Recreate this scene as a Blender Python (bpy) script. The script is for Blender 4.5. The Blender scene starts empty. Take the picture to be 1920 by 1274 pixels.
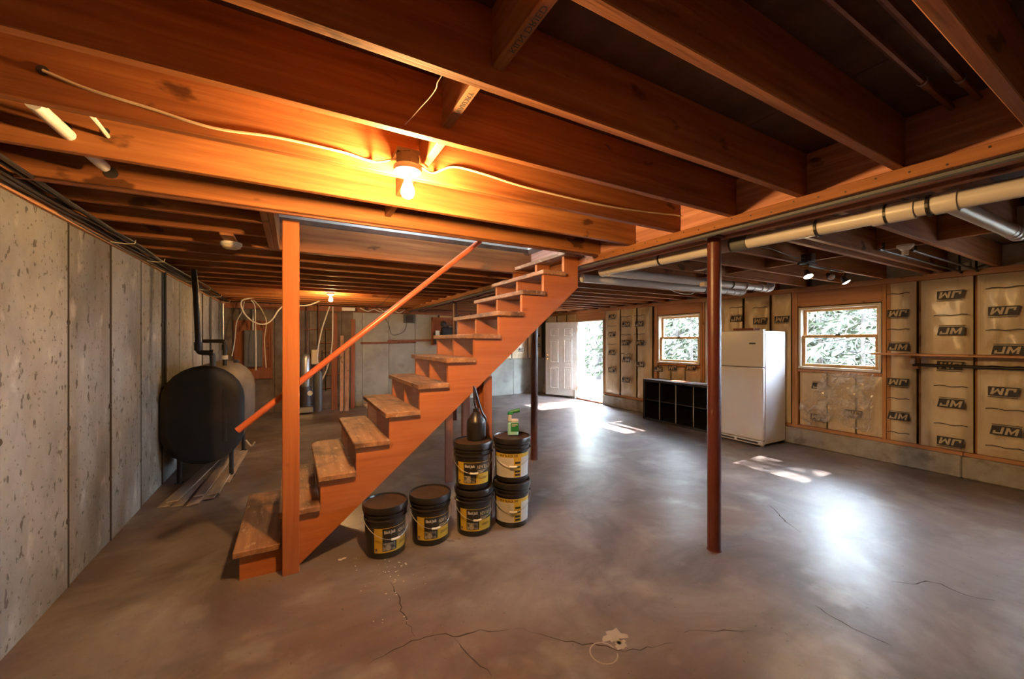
import bpy, bmesh, math, random
from mathutils import Vector, Matrix, noise as mnoise
random.seed(7)
SC = bpy.context.scene
COL = SC.collection
PI = math.pi
R = math.radians

# ------------------------------------------------------------------ camera, world, sun, exposure
FPX, YAW, CAMZ = 735.0, 29.15, 1.5
cd = bpy.data.cameras.new('camera'); cam = bpy.data.objects.new('camera', cd); COL.objects.link(cam)
cam.location = (0, 0, CAMZ); cam.rotation_euler = (R(90), 0, R(-YAW))
cd.sensor_width = 36.0; cd.lens = FPX / 1920 * 36.0; cd.shift_y = 3.0 / 1920; cd.clip_start = 0.02; cd.clip_end = 300
SC.camera = cam
SC.view_settings.view_transform = 'Standard'; SC.view_settings.look = 'None'
SC.view_settings.exposure = 0.68; SC.view_settings.gamma = 1.0; SC.view_settings.use_curve_mapping = False
SC.cycles.use_denoising = True
SC.cycles.max_bounces = 10; SC.cycles.diffuse_bounces = 6; SC.cycles.glossy_bounces = 4
SC.cycles.transparent_max_bounces = 16; SC.cycles.sample_clamp_indirect = 6.0
SKY = 88.0
BULB = 2600.0
BULB2 = 1300.0
SPOT = 320.0
w = bpy.data.worlds.new('sky'); SC.world = w; w.use_nodes = True
bg = w.node_tree.nodes['Background']; bg.inputs[0].default_value = (0.70, 0.845, 1.0, 1); bg.inputs[1].default_value = SKY
sl = bpy.data.lights.new('sun', 'SUN'); sl.energy = 45.0; sl.angle = R(0.7); sl.color = (1.0, 0.96, 0.9)
sun = bpy.data.objects.new('sun', sl); COL.objects.link(sun); sun.location = (14, 2.5, 9)
sun.rotation_euler = Vector((-0.97, 0.0, -1.0)).to_track_quat('-Z', 'Y').to_euler()

# calibrated rays: pixel of the photograph -> a point of the room on a known plane
_t = R(YAW); _F = (math.sin(_t), math.cos(_t)); _R = (math.cos(_t), -math.sin(_t))
def ray(px, py):
    a = (px - 960) / FPX
    return Vector((_F[0] + _R[0]*a, _F[1] + _R[1]*a, (640 - py) / FPX))
def atz(px, py, z):
    r = ray(px, py); s = (z - CAMZ) / r.z; return Vector((r.x*s, r.y*s, z))
def atx(px, py, x):
    r = ray(px, py); s = x / r.x; return Vector((x, r.y*s, CAMZ + r.z*s))
def aty(px, py, y):
    r = ray(px, py); s = y / r.y; return Vector((r.x*s, y, CAMZ + r.z*s))

# ------------------------------------------------------------------ materials
def _n(nt, t, **k):
    n = nt.nodes.new(t)
    for a, b in k.items(): setattr(n, a, b)
    return n
def pmat(name, cols, scale=4.0, stretch=(1, 1, 1), detail=6, rough=0.6, bump=0.0, bscale=None, metal=0.0, spec=0.5,
         var=0.0, spots=None, distort=0.0, rrange=None, coat=0.0, alpha=None):
    m = bpy.data.materials.new(name); m.use_nodes = True; nt = m.node_tree; L = nt.links
    b = nt.nodes['Principled BSDF']
    tc = _n(nt, 'ShaderNodeTexCoord'); mp = _n(nt, 'ShaderNodeMapping'); mp.inputs['Scale'].default_value = stretch
    src = tc.outputs['Object']
    if var:
        oi = _n(nt, 'ShaderNodeObjectInfo'); ad = _n(nt, 'ShaderNodeVectorMath', operation='ADD')
        sc_ = _n(nt, 'ShaderNodeVectorMath', operation='SCALE'); cb = _n(nt, 'ShaderNodeCombineXYZ')
        for i in range(3): L.new(oi.outputs['Random'], cb.inputs[i])
        L.new(cb.outputs[0], sc_.inputs[0]); sc_.inputs['Scale'].default_value = 37.0
        L.new(src, ad.inputs[0]); L.new(sc_.outputs[0], ad.inputs[1]); src = ad.outputs[0]
    L.new(src, mp.inputs['Vector'])
    nz = _n(nt, 'ShaderNodeTexNoise'); nz.inputs['Scale'].default_value = scale; nz.inputs['Detail'].default_value = detail
    nz.inputs['Distortion'].default_value = distort; nz.inputs['Roughness'].default_value = 0.62
    L.new(mp.outputs[0], nz.inputs['Vector'])
    rp = _n(nt, 'ShaderNodeValToRGB'); el = rp.color_ramp.elements
    if len(cols) == 1: cols = [(0.0, cols[0]), (1.0, cols[0])]
    elif not isinstance(cols[0][1], (tuple, list)):
        cols = [(0.3 + 0.4*i/(len(cols)-1), c) for i, c in enumerate(cols)]
    while len(el) < len(cols): el.new(0.5)
    for e, (p, c) in zip(el, cols): e.position = p; e.color = (*c, 1)
    L.new(nz.outputs['Fac'], rp.inputs[0]); col = rp.outputs[0]
    for (sc2, st2, lo, hi, c2, amt) in (spots or []):
        mp2 = _n(nt, 'ShaderNodeMapping'); mp2.inputs['Scale'].default_value = st2; L.new(src, mp2.inputs['Vector'])
        n2 = _n(nt, 'ShaderNodeTexNoise'); n2.inputs['Scale'].default_value = sc2; n2.inputs['Detail'].default_value = 4
        L.new(mp2.outputs[0], n2.inputs['Vector'])
        mr = _n(nt, 'ShaderNodeMapRange'); mr.inputs[1].default_value = lo; mr.inputs[2].default_value = hi; mr.inputs[4].default_value = amt
        L.new(n2.outputs['Fac'], mr.inputs[0])
        mx = _n(nt, 'ShaderNodeMix', data_type='RGBA'); L.new(mr.outputs[0], mx.inputs[0]); L.new(col, mx.inputs[6]); mx.inputs[7].default_value = (*c2, 1)
        col = mx.outputs[2]
    if var:
        hs = _n(nt, 'ShaderNodeHueSaturation'); mr = _n(nt, 'ShaderNodeMapRange')
        mr.inputs[3].default_value = 1 - var; mr.inputs[4].default_value = 1 + var
        L.new(oi.outputs['Random'], mr.inputs[0]); L.new(mr.outputs[0], hs.inputs['Value']); L.new(col, hs.inputs['Color']); col = hs.outputs[0]
    L.new(col, b.inputs['Base Color'])
    b.inputs['Roughness'].default_value = rough; b.inputs['Metallic'].default_value = metal
    b.inputs['Specular IOR Level'].default_value = spec; b.inputs['Coat Weight'].default_value = coat
    b.inputs['Coat Roughness'].default_value = 0.25
    if rrange:
        mr = _n(nt, 'ShaderNodeMapRange'); mr.inputs[1].default_value = 0.3; mr.inputs[2].default_value = 0.7
        mr.inputs[3].default_value = rrange[0]; mr.inputs[4].default_value = rrange[1]
        L.new(nz.outputs['Fac'], mr.inputs[0]); L.new(mr.outputs[0], b.inputs['Roughness'])
    if bump:
        n3 = _n(nt, 'ShaderNodeTexNoise'); n3.inputs['Scale'].default_value = bscale or scale*3; n3.inputs['Detail'].default_value = 5
        L.new(mp.outputs[0], n3.inputs['Vector'])
        bp = _n(nt, 'ShaderNodeBump'); bp.inputs['Strength'].default_value = bump; bp.inputs['Distance'].default_value = 0.02
        L.new(n3.outputs['Fac'], bp.inputs['Height']); L.new(bp.outputs[0], b.inputs['Normal'])
    if alpha is not None: b.inputs['Alpha'].default_value = alpha
    return m
def wood(name, c0, c1, c2, axis='x', rough=0.55, var=0.12, knots=0.8, knotc=None, spec=0.4):
    st = {'x': (0.35, 7, 7), 'y': (7, 0.35, 7), 'z': (7, 7, 0.35)}[axis]
    k = {'x': (0.5, 1, 1), 'y': (1, 0.5, 1), 'z': (1, 1, 0.5)}[axis]
    sp = [(7.0, k, 0.655, 0.70, knotc or tuple(v*0.3 for v in c0), knots), (1.3, k, 0.5, 0.75, tuple(v*0.62 for v in c1), 0.5)]
    return pmat(name, [(0.28, c0), (0.5, c1), (0.72, c2)], scale=3.0, stretch=st, detail=8, rough=rough+.1, bump=0.12, bscale=5, var=var, spots=sp, distort=0.4, spec=spec*.55)
def emat(name, c, s, base=(0.8, 0.8, 0.8)):
    m = bpy.data.materials.new(name); m.use_nodes = True; b = m.node_tree.nodes['Principled BSDF']
    b.inputs['Base Color'].default_value = (*base, 1); b.inputs['Emission Color'].default_value = (*c, 1); b.inputs['Emission Strength'].default_value = s
    return m
def gmat(name, tint=(1, 1, 1), rough=0.02, refl=0.06):
    m = bpy.data.materials.new(name); m.use_nodes = True; nt = m.node_tree; nt.nodes.clear(); L = nt.links
    o = _n(nt, 'ShaderNodeOutputMaterial'); t = _n(nt, 'ShaderNodeBsdfTransparent'); t.inputs[0].default_value = (*tint, 1)
    g = _n(nt, 'ShaderNodeBsdfGlossy'); g.inputs['Roughness'].default_value = rough
    lw = _n(nt, 'ShaderNodeLayerWeight'); lw.inputs[0].default_value = 0.25
    mr = _n(nt, 'ShaderNodeMapRange'); mr.inputs[3].default_value = refl; mr.inputs[4].default_value = 0.8
    L.new(lw.outputs['Fresnel'], mr.inputs[0])
    mx = _n(nt, 'ShaderNodeMixShader'); L.new(mr.outputs[0], mx.inputs[0]); L.new(t.outputs[0], mx.inputs[1]); L.new(g.outputs[0], mx.inputs[2]); L.new(mx.outputs[0], o.inputs[0])
    return m
def fmat(name):
    m = gmat(name, (0.97, 0.965, 0.975), 0.18, 0.10); nt = m.node_tree; L = nt.links
    mr = [n for n in nt.nodes if n.type == 'MAP_RANGE'][0]; mr.inputs[4].default_value = 0.38
    o = [n for n in nt.nodes if n.type == 'OUTPUT_MATERIAL'][0]; first = o.inputs[0].links[0].from_socket
    d = _n(nt, 'ShaderNodeBsdfDiffuse'); d.inputs[0].default_value = (0.86, 0.84, 0.86, 1)  # white put into the film as painted highlights, blotched by noise
    tc = _n(nt, 'ShaderNodeTexCoord'); nz = _n(nt, 'ShaderNodeTexNoise'); nz.inputs['Scale'].default_value = 6; L.new(tc.outputs['Object'], nz.inputs['Vector'])
    r2 = _n(nt, 'ShaderNodeMapRange'); r2.inputs[1].default_value = .42; r2.inputs[2].default_value = .68; r2.inputs[3].default_value = .10; r2.inputs[4].default_value = .62
    L.new(nz.outputs['Fac'], r2.inputs[0])
    mx = _n(nt, 'ShaderNodeMixShader'); L.new(r2.outputs[0], mx.inputs[0]); L.new(first, mx.inputs[1]); L.new(d.outputs[0], mx.inputs[2]); L.new(mx.outputs[0], o.inputs[0])
    return m
def flat(name, c, rough=0.5, metal=0.0, spec=0.5, coat=0.0): return pmat(name, [tuple(v*0.93 for v in c), tuple(min(1, v*1.05) for v in c)], scale=9, rough=rough, metal=metal, spec=spec, coat=coat)

M = {}
M['joist'] = wood('joist wood', (0.18, 0.060, 0.020), (0.31, 0.112, 0.036), (0.42, 0.175, 0.062), 'x')
M['joist_y'] = wood('blocking wood', (0.20, 0.075, 0.028), (0.30, 0.12, 0.045), (0.40, 0.18, 0.075), 'y')
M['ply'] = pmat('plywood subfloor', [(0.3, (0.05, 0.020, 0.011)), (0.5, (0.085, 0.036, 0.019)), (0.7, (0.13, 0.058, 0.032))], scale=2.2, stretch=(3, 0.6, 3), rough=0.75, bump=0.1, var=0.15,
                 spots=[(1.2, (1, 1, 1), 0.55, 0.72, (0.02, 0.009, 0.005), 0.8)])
M['girder'] = wood('girder wood', (0.20, 0.075, 0.045), (0.40, 0.18, 0.12), (0.62, 0.34, 0.25), 'y', rough=0.7, var=0.2)
M['stud'] = wood('stud wood', (0.44, 0.21, 0.085), (0.56, 0.285, 0.125), (0.64, 0.35, 0.17), 'z', var=0.12)
M['plate'] = wood('plate wood', (0.4, 0.18, 0.075), (0.52, 0.25, 0.11), (0.6, 0.31, 0.145), 'y', var=0.12)
M['stringer'] = wood('stained stringer wood', (0.34, 0.105, 0.032), (0.41, 0.132, 0.041), (0.46, 0.158, 0.052), 'x', var=0.05, knots=0.35, rough=0.5)
M['tread'] = pmat('worn tread wood', [(0.3, (0.20, 0.085, 0.036)), (0.5, (0.31, 0.145, 0.066)), (0.7, (0.41, 0.21, 0.105))], scale=3, stretch=(7, 0.6, 7), detail=8, rough=0.65, bump=0.2, bscale=6, var=0.1,
                   spots=[(4.0, (1, 1, 1), 0.50, 0.66, (0.075, 0.04, 0.024), 0.85), (30, (1, .3, 1), 0.6, 0.7, (0.62, 0.46, 0.32), 0.45)])
M['post'] = wood('stained post wood', (0.27, 0.082, 0.024), (0.34, 0.108, 0.033), (0.40, 0.138, 0.044), 'z', var=0.05, knots=0.4)
M['brownpost'] = wood('brown stained support wood', (0.22, 0.085, 0.045), (0.29, 0.11, 0.06), (0.34, 0.14, 0.075), 'z', var=0.1)
M['concrete'] = pmat('poured concrete wall', [(0.25, (0.115, 0.108, 0.100)), (0.42, (0.195, 0.188, 0.178)), (0.56, (0.265, 0.258, 0.248)), (0.75, (0.36, 0.352, 0.342))], scale=1.5, stretch=(1, 1, 0.7), detail=10, rough=0.85, bump=0.35, bscale=18, var=0.10,
                      spots=[(14, (1, 1.3, 0.8), 0.63, 0.67, (0.06, 0.05, 0.04), 0.85), (1.6, (1, 1.6, 0.22), 0.52, 0.74, (0.13, 0.09, 0.055), 0.6), (38, (1, 1, 1), 0.63, 0.67, (0.08, 0.065, 0.05), 0.7), (7, (1, 1, .6), 0.6, 0.72, (0.50, 0.48, 0.45), 0.5)])
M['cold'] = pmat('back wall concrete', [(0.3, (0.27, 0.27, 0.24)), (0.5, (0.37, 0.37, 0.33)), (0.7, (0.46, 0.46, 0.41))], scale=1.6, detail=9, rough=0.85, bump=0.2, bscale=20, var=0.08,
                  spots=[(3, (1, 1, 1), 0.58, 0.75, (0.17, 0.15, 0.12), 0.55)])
M['coldbrown'] = pmat('darker brown concrete', [(0.3, (0.075, 0.055, 0.04)), (0.5, (0.14, 0.11, 0.085)), (0.7, (0.22, 0.185, 0.15))], scale=2.2, detail=9, rough=0.85, bump=0.2, bscale=20, var=0.15)  # darker, browner concrete for the left part of the back wall
M['curb'] = pmat('curb concrete', [(0.3, (0.22, 0.19, 0.15)), (0.5, (0.34, 0.30, 0.24)), (0.7, (0.43, 0.39, 0.32))], scale=4, detail=8, rough=0.85, bump=0.3, bscale=18,
                  spots=[(6, (1, 1, 1), 0.58, 0.7, (0.13, 0.1, 0.07), 0.7)])
M['floor'] = pmat('worn concrete floor', [(0.25, (0.060, 0.044, 0.040)), (0.42, (0.140, 0.108, 0.100)), (0.56, (0.230, 0.192, 0.182)), (0.75, (0.37, 0.34, 0.34))], scale=1.1, detail=12, rough=0.36, bump=0.16, bscale=7, spec=1.0,
                   distort=0.7, rrange=(0.40, 0.27),
                   spots=[(0.7, (1, 1, 1), 0.43, 0.64, (0.115, 0.058, 0.038), 0.65), (3.0, (1, 1, 1), 0.56, 0.74, (0.38, 0.35, 0.33), 0.55), (36, (1, 1, 1), 0.68, 0.71, (0.05, 0.035, 0.03), 0.6), (4, (0.35, 1, 1), 0.56, 0.76, (0.06, 0.045, 0.036), 0.65)])
M['crack'] = flat('crack dirt', (0.075, 0.055, 0.045), 0.9)
M['scuff'] = flat('spilled plaster', (0.42, 0.36, 0.31), 0.9)
M['seam'] = flat('form seam dirt', (0.05, 0.04, 0.032), 0.95)
M['kraft'] = pmat('poly covered kraft facing', [(0.3, (0.56, 0.44, 0.275)), (0.5, (0.70, 0.565, 0.365)), (0.7, (0.78, 0.645, 0.43))], scale=1.5, detail=5, rough=0.42, bump=0.9, bscale=5.5, stretch=(1, 1.3, .7), var=0.08, coat=0.6,
                   spots=[(4, (1, 2.2, 0.4), 0.6, 0.74, (0.27, 0.18, 0.09), 0.55)])
M['kraft2'] = pmat('fibreglass edge', [(0.3, (0.38, 0.28, 0.14)), (0.7, (0.5, 0.4, 0.22))], scale=12, rough=0.9, bump=0.5)
M['print'] = flat('black facing print', (0.035, 0.03, 0.03), 0.6)
M['printl'] = flat('bare facing letters', (0.52, 0.42, 0.27), 0.5)
M['foil'] = pmat('pale rim insulation', [(0.35, (0.42, 0.36, 0.28)), (0.65, (0.62, 0.55, 0.44))], scale=6, rough=0.6, bump=0.5, bscale=8)
M['redpaint'] = pmat('oxide red painted steel', [(0.3, (0.085, 0.019, 0.014)), (0.7, (0.125, 0.031, 0.022))], scale=6, rough=0.38, bump=0.06, bscale=30, spots=[(25, (1, 1, .3), 0.7, 0.74, (0.35, 0.3, 0.26), 0.5)])
M['redpaint2'] = pmat('dark brown painted steel', [(0.3, (0.08, 0.028, 0.02)), (0.7, (0.12, 0.045, 0.032))], scale=6, rough=0.4)
M['rail'] = pmat('painted handrail', [(0.3, (0.40, 0.09, 0.035)), (0.7, (0.50, 0.125, 0.05))], scale=5, stretch=(.5, 4, 4), rough=0.32)
M['tank'] = pmat('black tank steel', [(0.3, (0.010, 0.010, 0.011)), (0.55, (0.016, 0.015, 0.015)), (0.75, (0.035, 0.026, 0.022))], scale=2.2, rough=0.5, bump=0.05, spec=0.4, spots=[(2.0, (1, .5, 1), 0.56, 0.7, (0.13, 0.085, 0.06), 0.3)])
M['tankside'] = pmat('dusty tank shell', [(0.3, (0.05, 0.038, 0.032)), (0.5, (0.16, 0.125, 0.10)), (0.7, (0.30, 0.25, 0.21))], scale=1.3, stretch=(1, .45, 1), rough=0.6, detail=5)
M['iron'] = flat('black iron pipe', (0.035, 0.032, 0.032), 0.42, 0.5)
M['steel'] = flat('galvanised steel', (0.45, 0.45, 0.46), 0.38, 0.85)
M['panelgrey'] = flat('grey enamel', (0.10, 0.105, 0.11), 0.5)
M['copper'] = pmat('aged copper', [(0.3, (0.16, 0.06, 0.035)), (0.7, (0.28, 0.115, 0.065))], scale=6, rough=0.5, metal=0.7)
M['brass'] = flat('brass', (0.55, 0.36, 0.13), 0.3, 0.9)
M['pvc'] = pmat('aged white plastic pipe', [(0.3, (0.56, 0.53, 0.52)), (0.7, (0.66, 0.635, 0.63))], scale=3, rough=0.35, spots=[(12, (1, .3, 1), 0.66, 0.72, (0.5, 0.3, 0.28), 0.3)])
M['pvcw'] = flat('white plastic pipe', (0.74, 0.74, 0.76), 0.35)
M['rubber'] = flat('dark rubber', (0.05, 0.05, 0.055), 0.6)
M['cable'] = flat('cream cable sheath', (0.66, 0.56, 0.40), 0.5)
M['cablew'] = flat('white cable sheath', (0.72, 0.69, 0.64), 0.5)
M['cabled'] = flat('dark cable sheath', (0.035, 0.026, 0.022), 0.6)
M['staple'] = flat('pale staples', (0.62, 0.56, 0.42), 0.5)
M['white'] = flat('white enamel', (0.80, 0.80, 0.82), 0.22, coat=0.4)
M['fridge'] = pmat('fridge enamel', [(0.3, (0.77, 0.77, 0.79)), (0.7, (0.80, 0.80, 0.82))], scale=3, rough=0.22, bump=0.03, bscale=120, coat=0.5)
M['door'] = flat('cream door paint', (0.80, 0.75, 0.68), 0.4)
M['frame'] = flat('pale jamb paint', (0.78, 0.73, 0.62), 0.45)
M['sash'] = wood('sash wood', (0.42, 0.24, 0.10), (0.54, 0.33, 0.15), (0.62, 0.40, 0.2), 'y', var=0.05, knots=0.2)
M['glass'] = gmat('window glass')
M['film'] = fmat('clear plastic film')
M['blackplastic'] = pmat('black pail plastic', [(0.3, (0.014, 0.012, 0.012)), (0.7, (0.024, 0.020, 0.018))], scale=5, rough=0.33)
M['lidtop'] = pmat('dusty pail lid', [(0.3, (0.04, 0.026, 0.02)), (0.7, (0.11, 0.065, 0.045))], scale=5, rough=0.5)
M['yellow'] = flat('label yellow', (0.55, 0.36, 0.03), 0.45)
M['labblack'] = flat('label black', (0.02, 0.018, 0.018), 0.4)
M['labwhite'] = flat('label white', (0.55, 0.54, 0.56), 0.45)
M['labtan'] = flat('label tan lettering', (0.55, 0.45, 0.28), 0.45)
M['labgrey'] = pmat('label picture', [(0.4, (0.04, 0.04, 0.04)), (0.6, (0.35, 0.33, 0.30))], scale=35, rough=0.45)
M['blackwood'] = flat('black brown laminate', (0.018, 0.016, 0.018), 0.28)
M['orange'] = flat('orange paper', (0.75, 0.16, 0.03), 0.5)
M['green'] = flat('green cap plastic', (0.02, 0.20, 0.08), 0.4)
M['teal'] = flat('blue green liquid', (0.30, 0.62, 0.68), 0.25)
M['clapboard'] = pmat('old white clapboard', [(0.3, (0.30, 0.23, 0.19)), (0.7, (0.62, 0.54, 0.48))], scale=4, stretch=(4, .4, 4), rough=0.7, var=0.35, spots=[(4, (1, .4, 1), 0.55, 0.7, (0.25, 0.15, 0.10), 0.6)])
M['lumber'] = wood('rough lumber', (0.3, 0.15, 0.08), (0.42, 0.23, 0.13), (0.5, 0.3, 0.19), 'z', var=0.2)
M['lumber_x'] = wood('pale lumber', (0.45, 0.3, 0.17), (0.56, 0.39, 0.24), (0.64, 0.47, 0.31), 'x', var=0.15)
M['plywood_red'] = wood('reddish backer plywood', (0.2, 0.07, 0.035), (0.27, 0.1, 0.05), (0.33, 0.13, 0.07), 'z', var=0.1)
M['drywall'] = flat('white drywall', (0.72, 0.70, 0.66), 0.8)
M['gravel'] = pmat('pale gravel ground', [(0.3, (0.085, 0.075, 0.062)), (0.7, (0.15, 0.135, 0.115))], scale=3, rough=0.95, detail=10, bump=0.3)
M['bark'] = pmat('grey bark', [(0.3, (0.022, 0.019, 0.017)), (0.7, (0.05, 0.044, 0.04))], scale=4, stretch=(3, 3, .5), rough=0.95, bump=0.4)
M['leaf'] = pmat('conifer needles', [(0.3, (0.009, 0.015, 0.005)), (0.7, (0.020, 0.030, 0.010))], scale=1.5, rough=0.7, var=0.15)
M['leaf2'] = pmat('bright leaves', [(0.3, (0.03, 0.048, 0.015)), (0.7, (0.06, 0.085, 0.028))], scale=1.5, rough=0.7, var=0.15)
M['bulb'] = emat('lit bulb', (1.0, 0.56, 0.195), BULB)
M['bulb2'] = emat('lit far bulb', (1.0, 0.56, 0.195), BULB2)
M['spot'] = emat('lit spot bulb', (1.0, 0.72, 0.42), SPOT)
M['porcelain'] = flat('white porcelain', (0.8, 0.78, 0.74), 0.3)
M['boxdark'] = flat('dark metal box', (0.05, 0.04, 0.037), 0.5, 0.3)
M['web'] = flat('dusty cobweb', (0.55, 0.45, 0.4), 0.9)

# ------------------------------------------------------------------ mesh building
class MB:
    def __init__(s): s.v = []; s.f = []; s.mi = []; s.cur = 0
    def _add(s, vs, fs):
        o = len(s.v); s.v += [Vector(p) for p in vs]
        for f in fs: s.f.append([o + i for i in f]); s.mi.append(s.cur)
        return s
    def box(s, a, b):
        x0, y0, z0 = a; x1, y1, z1 = b
        return s._add([(x0,y0,z0),(x1,y0,z0),(x1,y1,z0),(x0,y1,z0),(x0,y0,z1),(x1,y0,z1),(x1,y1,z1),(x0,y1,z1)],
                      [(0,3,2,1),(4,5,6,7),(0,1,5,4),(1,2,6,5),(2,3,7,6),(3,0,4,7)])
    def obox(s, c, size, rot):
        x, y, z = [v/2 for v in size]; c = Vector(c); m = rot
        pts = [c + m @ Vector(p) for p in [(-x,-y,-z),(x,-y,-z),(x,y,-z),(-x,y,-z),(-x,-y,z),(x,-y,z),(x,y,z),(-x,y,z)]]
        return s._add(pts, [(0,3,2,1),(4,5,6,7),(0,1,5,4),(1,2,6,5),(2,3,7,6),(3,0,4,7)])
    def bar(s, p0, p1, wd, ht, up=(0, 0, 1)):
        p0 = Vector(p0); p1 = Vector(p1); d = (p1 - p0); l = d.length; d.normalize(); up = Vector(up)
        sd = d.cross(up).normalized(); u = sd.cross(d)
        m = Matrix((d, sd, u)).transposed()
        return s.obox((p0 + p1)/2, (l, wd, ht), m)
    def loft(s, rings, cap=True):
        o = len(s.v); n = len(rings[0])
        for r in rings: s.v += [Vector(p) for p in r]
        for i in range(len(rings)-1):
            for j in range(n):
                a = o+i*n+j; b = o+i*n+(j+1) % n
                s.f.append([a, b, b+n, a+n]); s.mi.append(s.cur)
        if cap:
            s.f.append([o+j for j in range(n)][::-1]); s.mi.append(s.cur)
            s.f.append([o+(len(rings)-1)*n+j for j in range(n)]); s.mi.append(s.cur)
        return s
    def cyl(s, p0, p1, r0, r1=None, n=14):
        return s.tube([p0, p1], [r0, r0 if r1 is None else r1], n)
    def tube(s, pts, r, n=8):
        pts = [Vector(p) for p in pts]; rs = r if isinstance(r, (list, tuple)) else [r]*len(pts)
        rings = []; ref = None
        for i, p in enumerate(pts):
            d = (pts[min(i+1, len(pts)-1)] - pts[max(i-1, 0)]).normalized()
            if ref is None: ref = Vector((0, 0, 1)) if abs(d.z) < 0.9 else Vector((1, 0, 0))
            a = (ref - d*ref.dot(d)).normalized(); b = d.cross(a); ref = a
            rings.append([p + (a*math.cos(2*PI*k/n) + b*math.sin(2*PI*k/n))*rs[i] for k in range(n)])
        return s.loft(rings)
    def lathe(s, prof, c=(0, 0, 0), n=24, axis='z'):
        c = Vector(c); rings = []
        for r, h in prof:
            ring = []
            for k in range(n):
                a = 2*PI*k/n; x, y = r*math.cos(a), r*math.sin(a)
                ring.append(c + (Vector((x, y, h)) if axis == 'z' else Vector((x, -h, y)) if axis == 'y' else Vector((h, x, y))))
            rings.append(ring)
        return s.loft(rings)
    def prism(s, poly, y0, y1):     # polygon in x,z drawn counter-clockwise seen from -y
        n = len(poly); vs = [(x, y0, z) for x, z in poly] + [(x, y1, z) for x, z in poly]
        fs = [list(range(n)), list(range(2*n-1, n-1, -1))] + [[(i+1) % n, i, n+i, n+(i+1) % n] for i in range(n)]
        return s._add(vs, fs)
    def prism_z(s, poly, z0, z1):
        n = len(poly); vs = [(x, y, z0) for x, y in poly] + [(x, y, z1) for x, y in poly]
        fs = [list(range(n))[::-1], list(range(n, 2*n))] + [[i, (i+1) % n, n+(i+1) % n, n+i] for i in range(n)]
        return s._add(vs, fs)
    def ball(s, c, r, sz=1.0, n=12):
        return s.lathe([(max(0.001, r*math.sin(PI*i/8)), -r*sz*math.cos(PI*i/8)) for i in range(9)], c, n)
    def build(s, name, mat, parent=None, smooth=False, bevel=0, local=False):
        me = bpy.data.meshes.new(name)
        off = ROOT.get(parent.name, Vector()) if (parent is not None and not local) else Vector()
        me.from_pydata([p - off for p in s.v], [], s.f)
        ms = mat if isinstance(mat, list) else [mat]
        for m in ms: me.materials.append(M[m])
        if len(ms) > 1:
            for p, i in zip(me.polygons, s.mi): p.material_index = i
        bm = bmesh.new(); bm.from_mesh(me); bmesh.ops.recalc_face_normals(bm, faces=bm.faces); bm.to_mesh(me); bm.free()
        if smooth: me.shade_smooth(); me.set_sharp_from_angle(angle=R(40))
        o = bpy.data.objects.new(name, me); COL.objects.link(o)
        if parent is not None:
            o.parent = parent; ROOT[o.name] = off
        if bevel:
            b = o.modifiers.new('bevel', 'BEVEL'); b.width = bevel; b.segments = 1; b.limit_method = 'ANGLE'
        return o
ROOT = {}
def tag(o, label, cat, group=None, kind=None):
    o['label'] = label; o['category'] = cat
    if group: o['group'] = group
    if kind: o['kind'] = kind
    return o
def thing(name, label, cat, loc=(0, 0, 0), group=None, kind=None, rz=0):
    o = bpy.data.objects.new(name, None); COL.objects.link(o); o.location = loc; o.rotation_euler = (0, 0, rz)
    o.empty_display_size = 0.1; ROOT[o.name] = Vector(loc)
    return tag(o, label, cat, group, kind)
def copy_tree(o, parent=None):
    c = o.copy(); COL.objects.link(c); ROOT[c.name] = ROOT.get(o.name, Vector())
    if parent is not None: c.parent = parent
    for ch in list(o.children): copy_tree(ch, c)
    return c
def text(s, size=1.0, bold=0.0):
    cu = bpy.data.curves.new('t', 'FONT'); cu.body = s; cu.size = size; cu.align_x = 'CENTER'; cu.align_y = 'CENTER'; cu.offset = bold; cu.resolution_u = 3
    ob = bpy.data.objects.new('t', cu); COL.objects.link(ob)
    bpy.context.view_layer.update()
    me = bpy.data.meshes.new_from_object(ob)
    vs = [v.co.copy() for v in me.vertices]; fs = [list(p.vertices) for p in me.polygons]
    bpy.data.objects.remove(ob); bpy.data.meshes.remove(me); bpy.data.curves.remove(cu)
    return vs, fs
def smoothpath(pts, k=6):
    P = [Vector(p) for p in pts]; P = [2*P[0]-P[1]] + P + [2*P[-1]-P[-2]]; out = []
    for i in range(1, len(P)-2):
        for j in range(k):
            t = j/k; a, b, c, d = P[i-1], P[i], P[i+1], P[i+2]
            out.append(0.5*((2*b) + (c-a)*t + (2*a-5*b+4*c-d)*t*t + (3*b-a-3*c+d)*t**3))
    out.append(P[-2]); return out
def cable(name, pts, r, mat, label, cat='cable', group=None, k=6, n=6):
    o = MB().tube(smoothpath(pts, k), r, n).build(name, mat, smooth=True)
    return tag(o, label, cat, group)

# ------------------------------------------------------------------ dimensions
XL, XR, YB, YF = -1.20, 6.45, 9.60, -2.6
JZ, FZ = 2.28, 2.515           # joist undersides, subfloor underside

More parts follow.
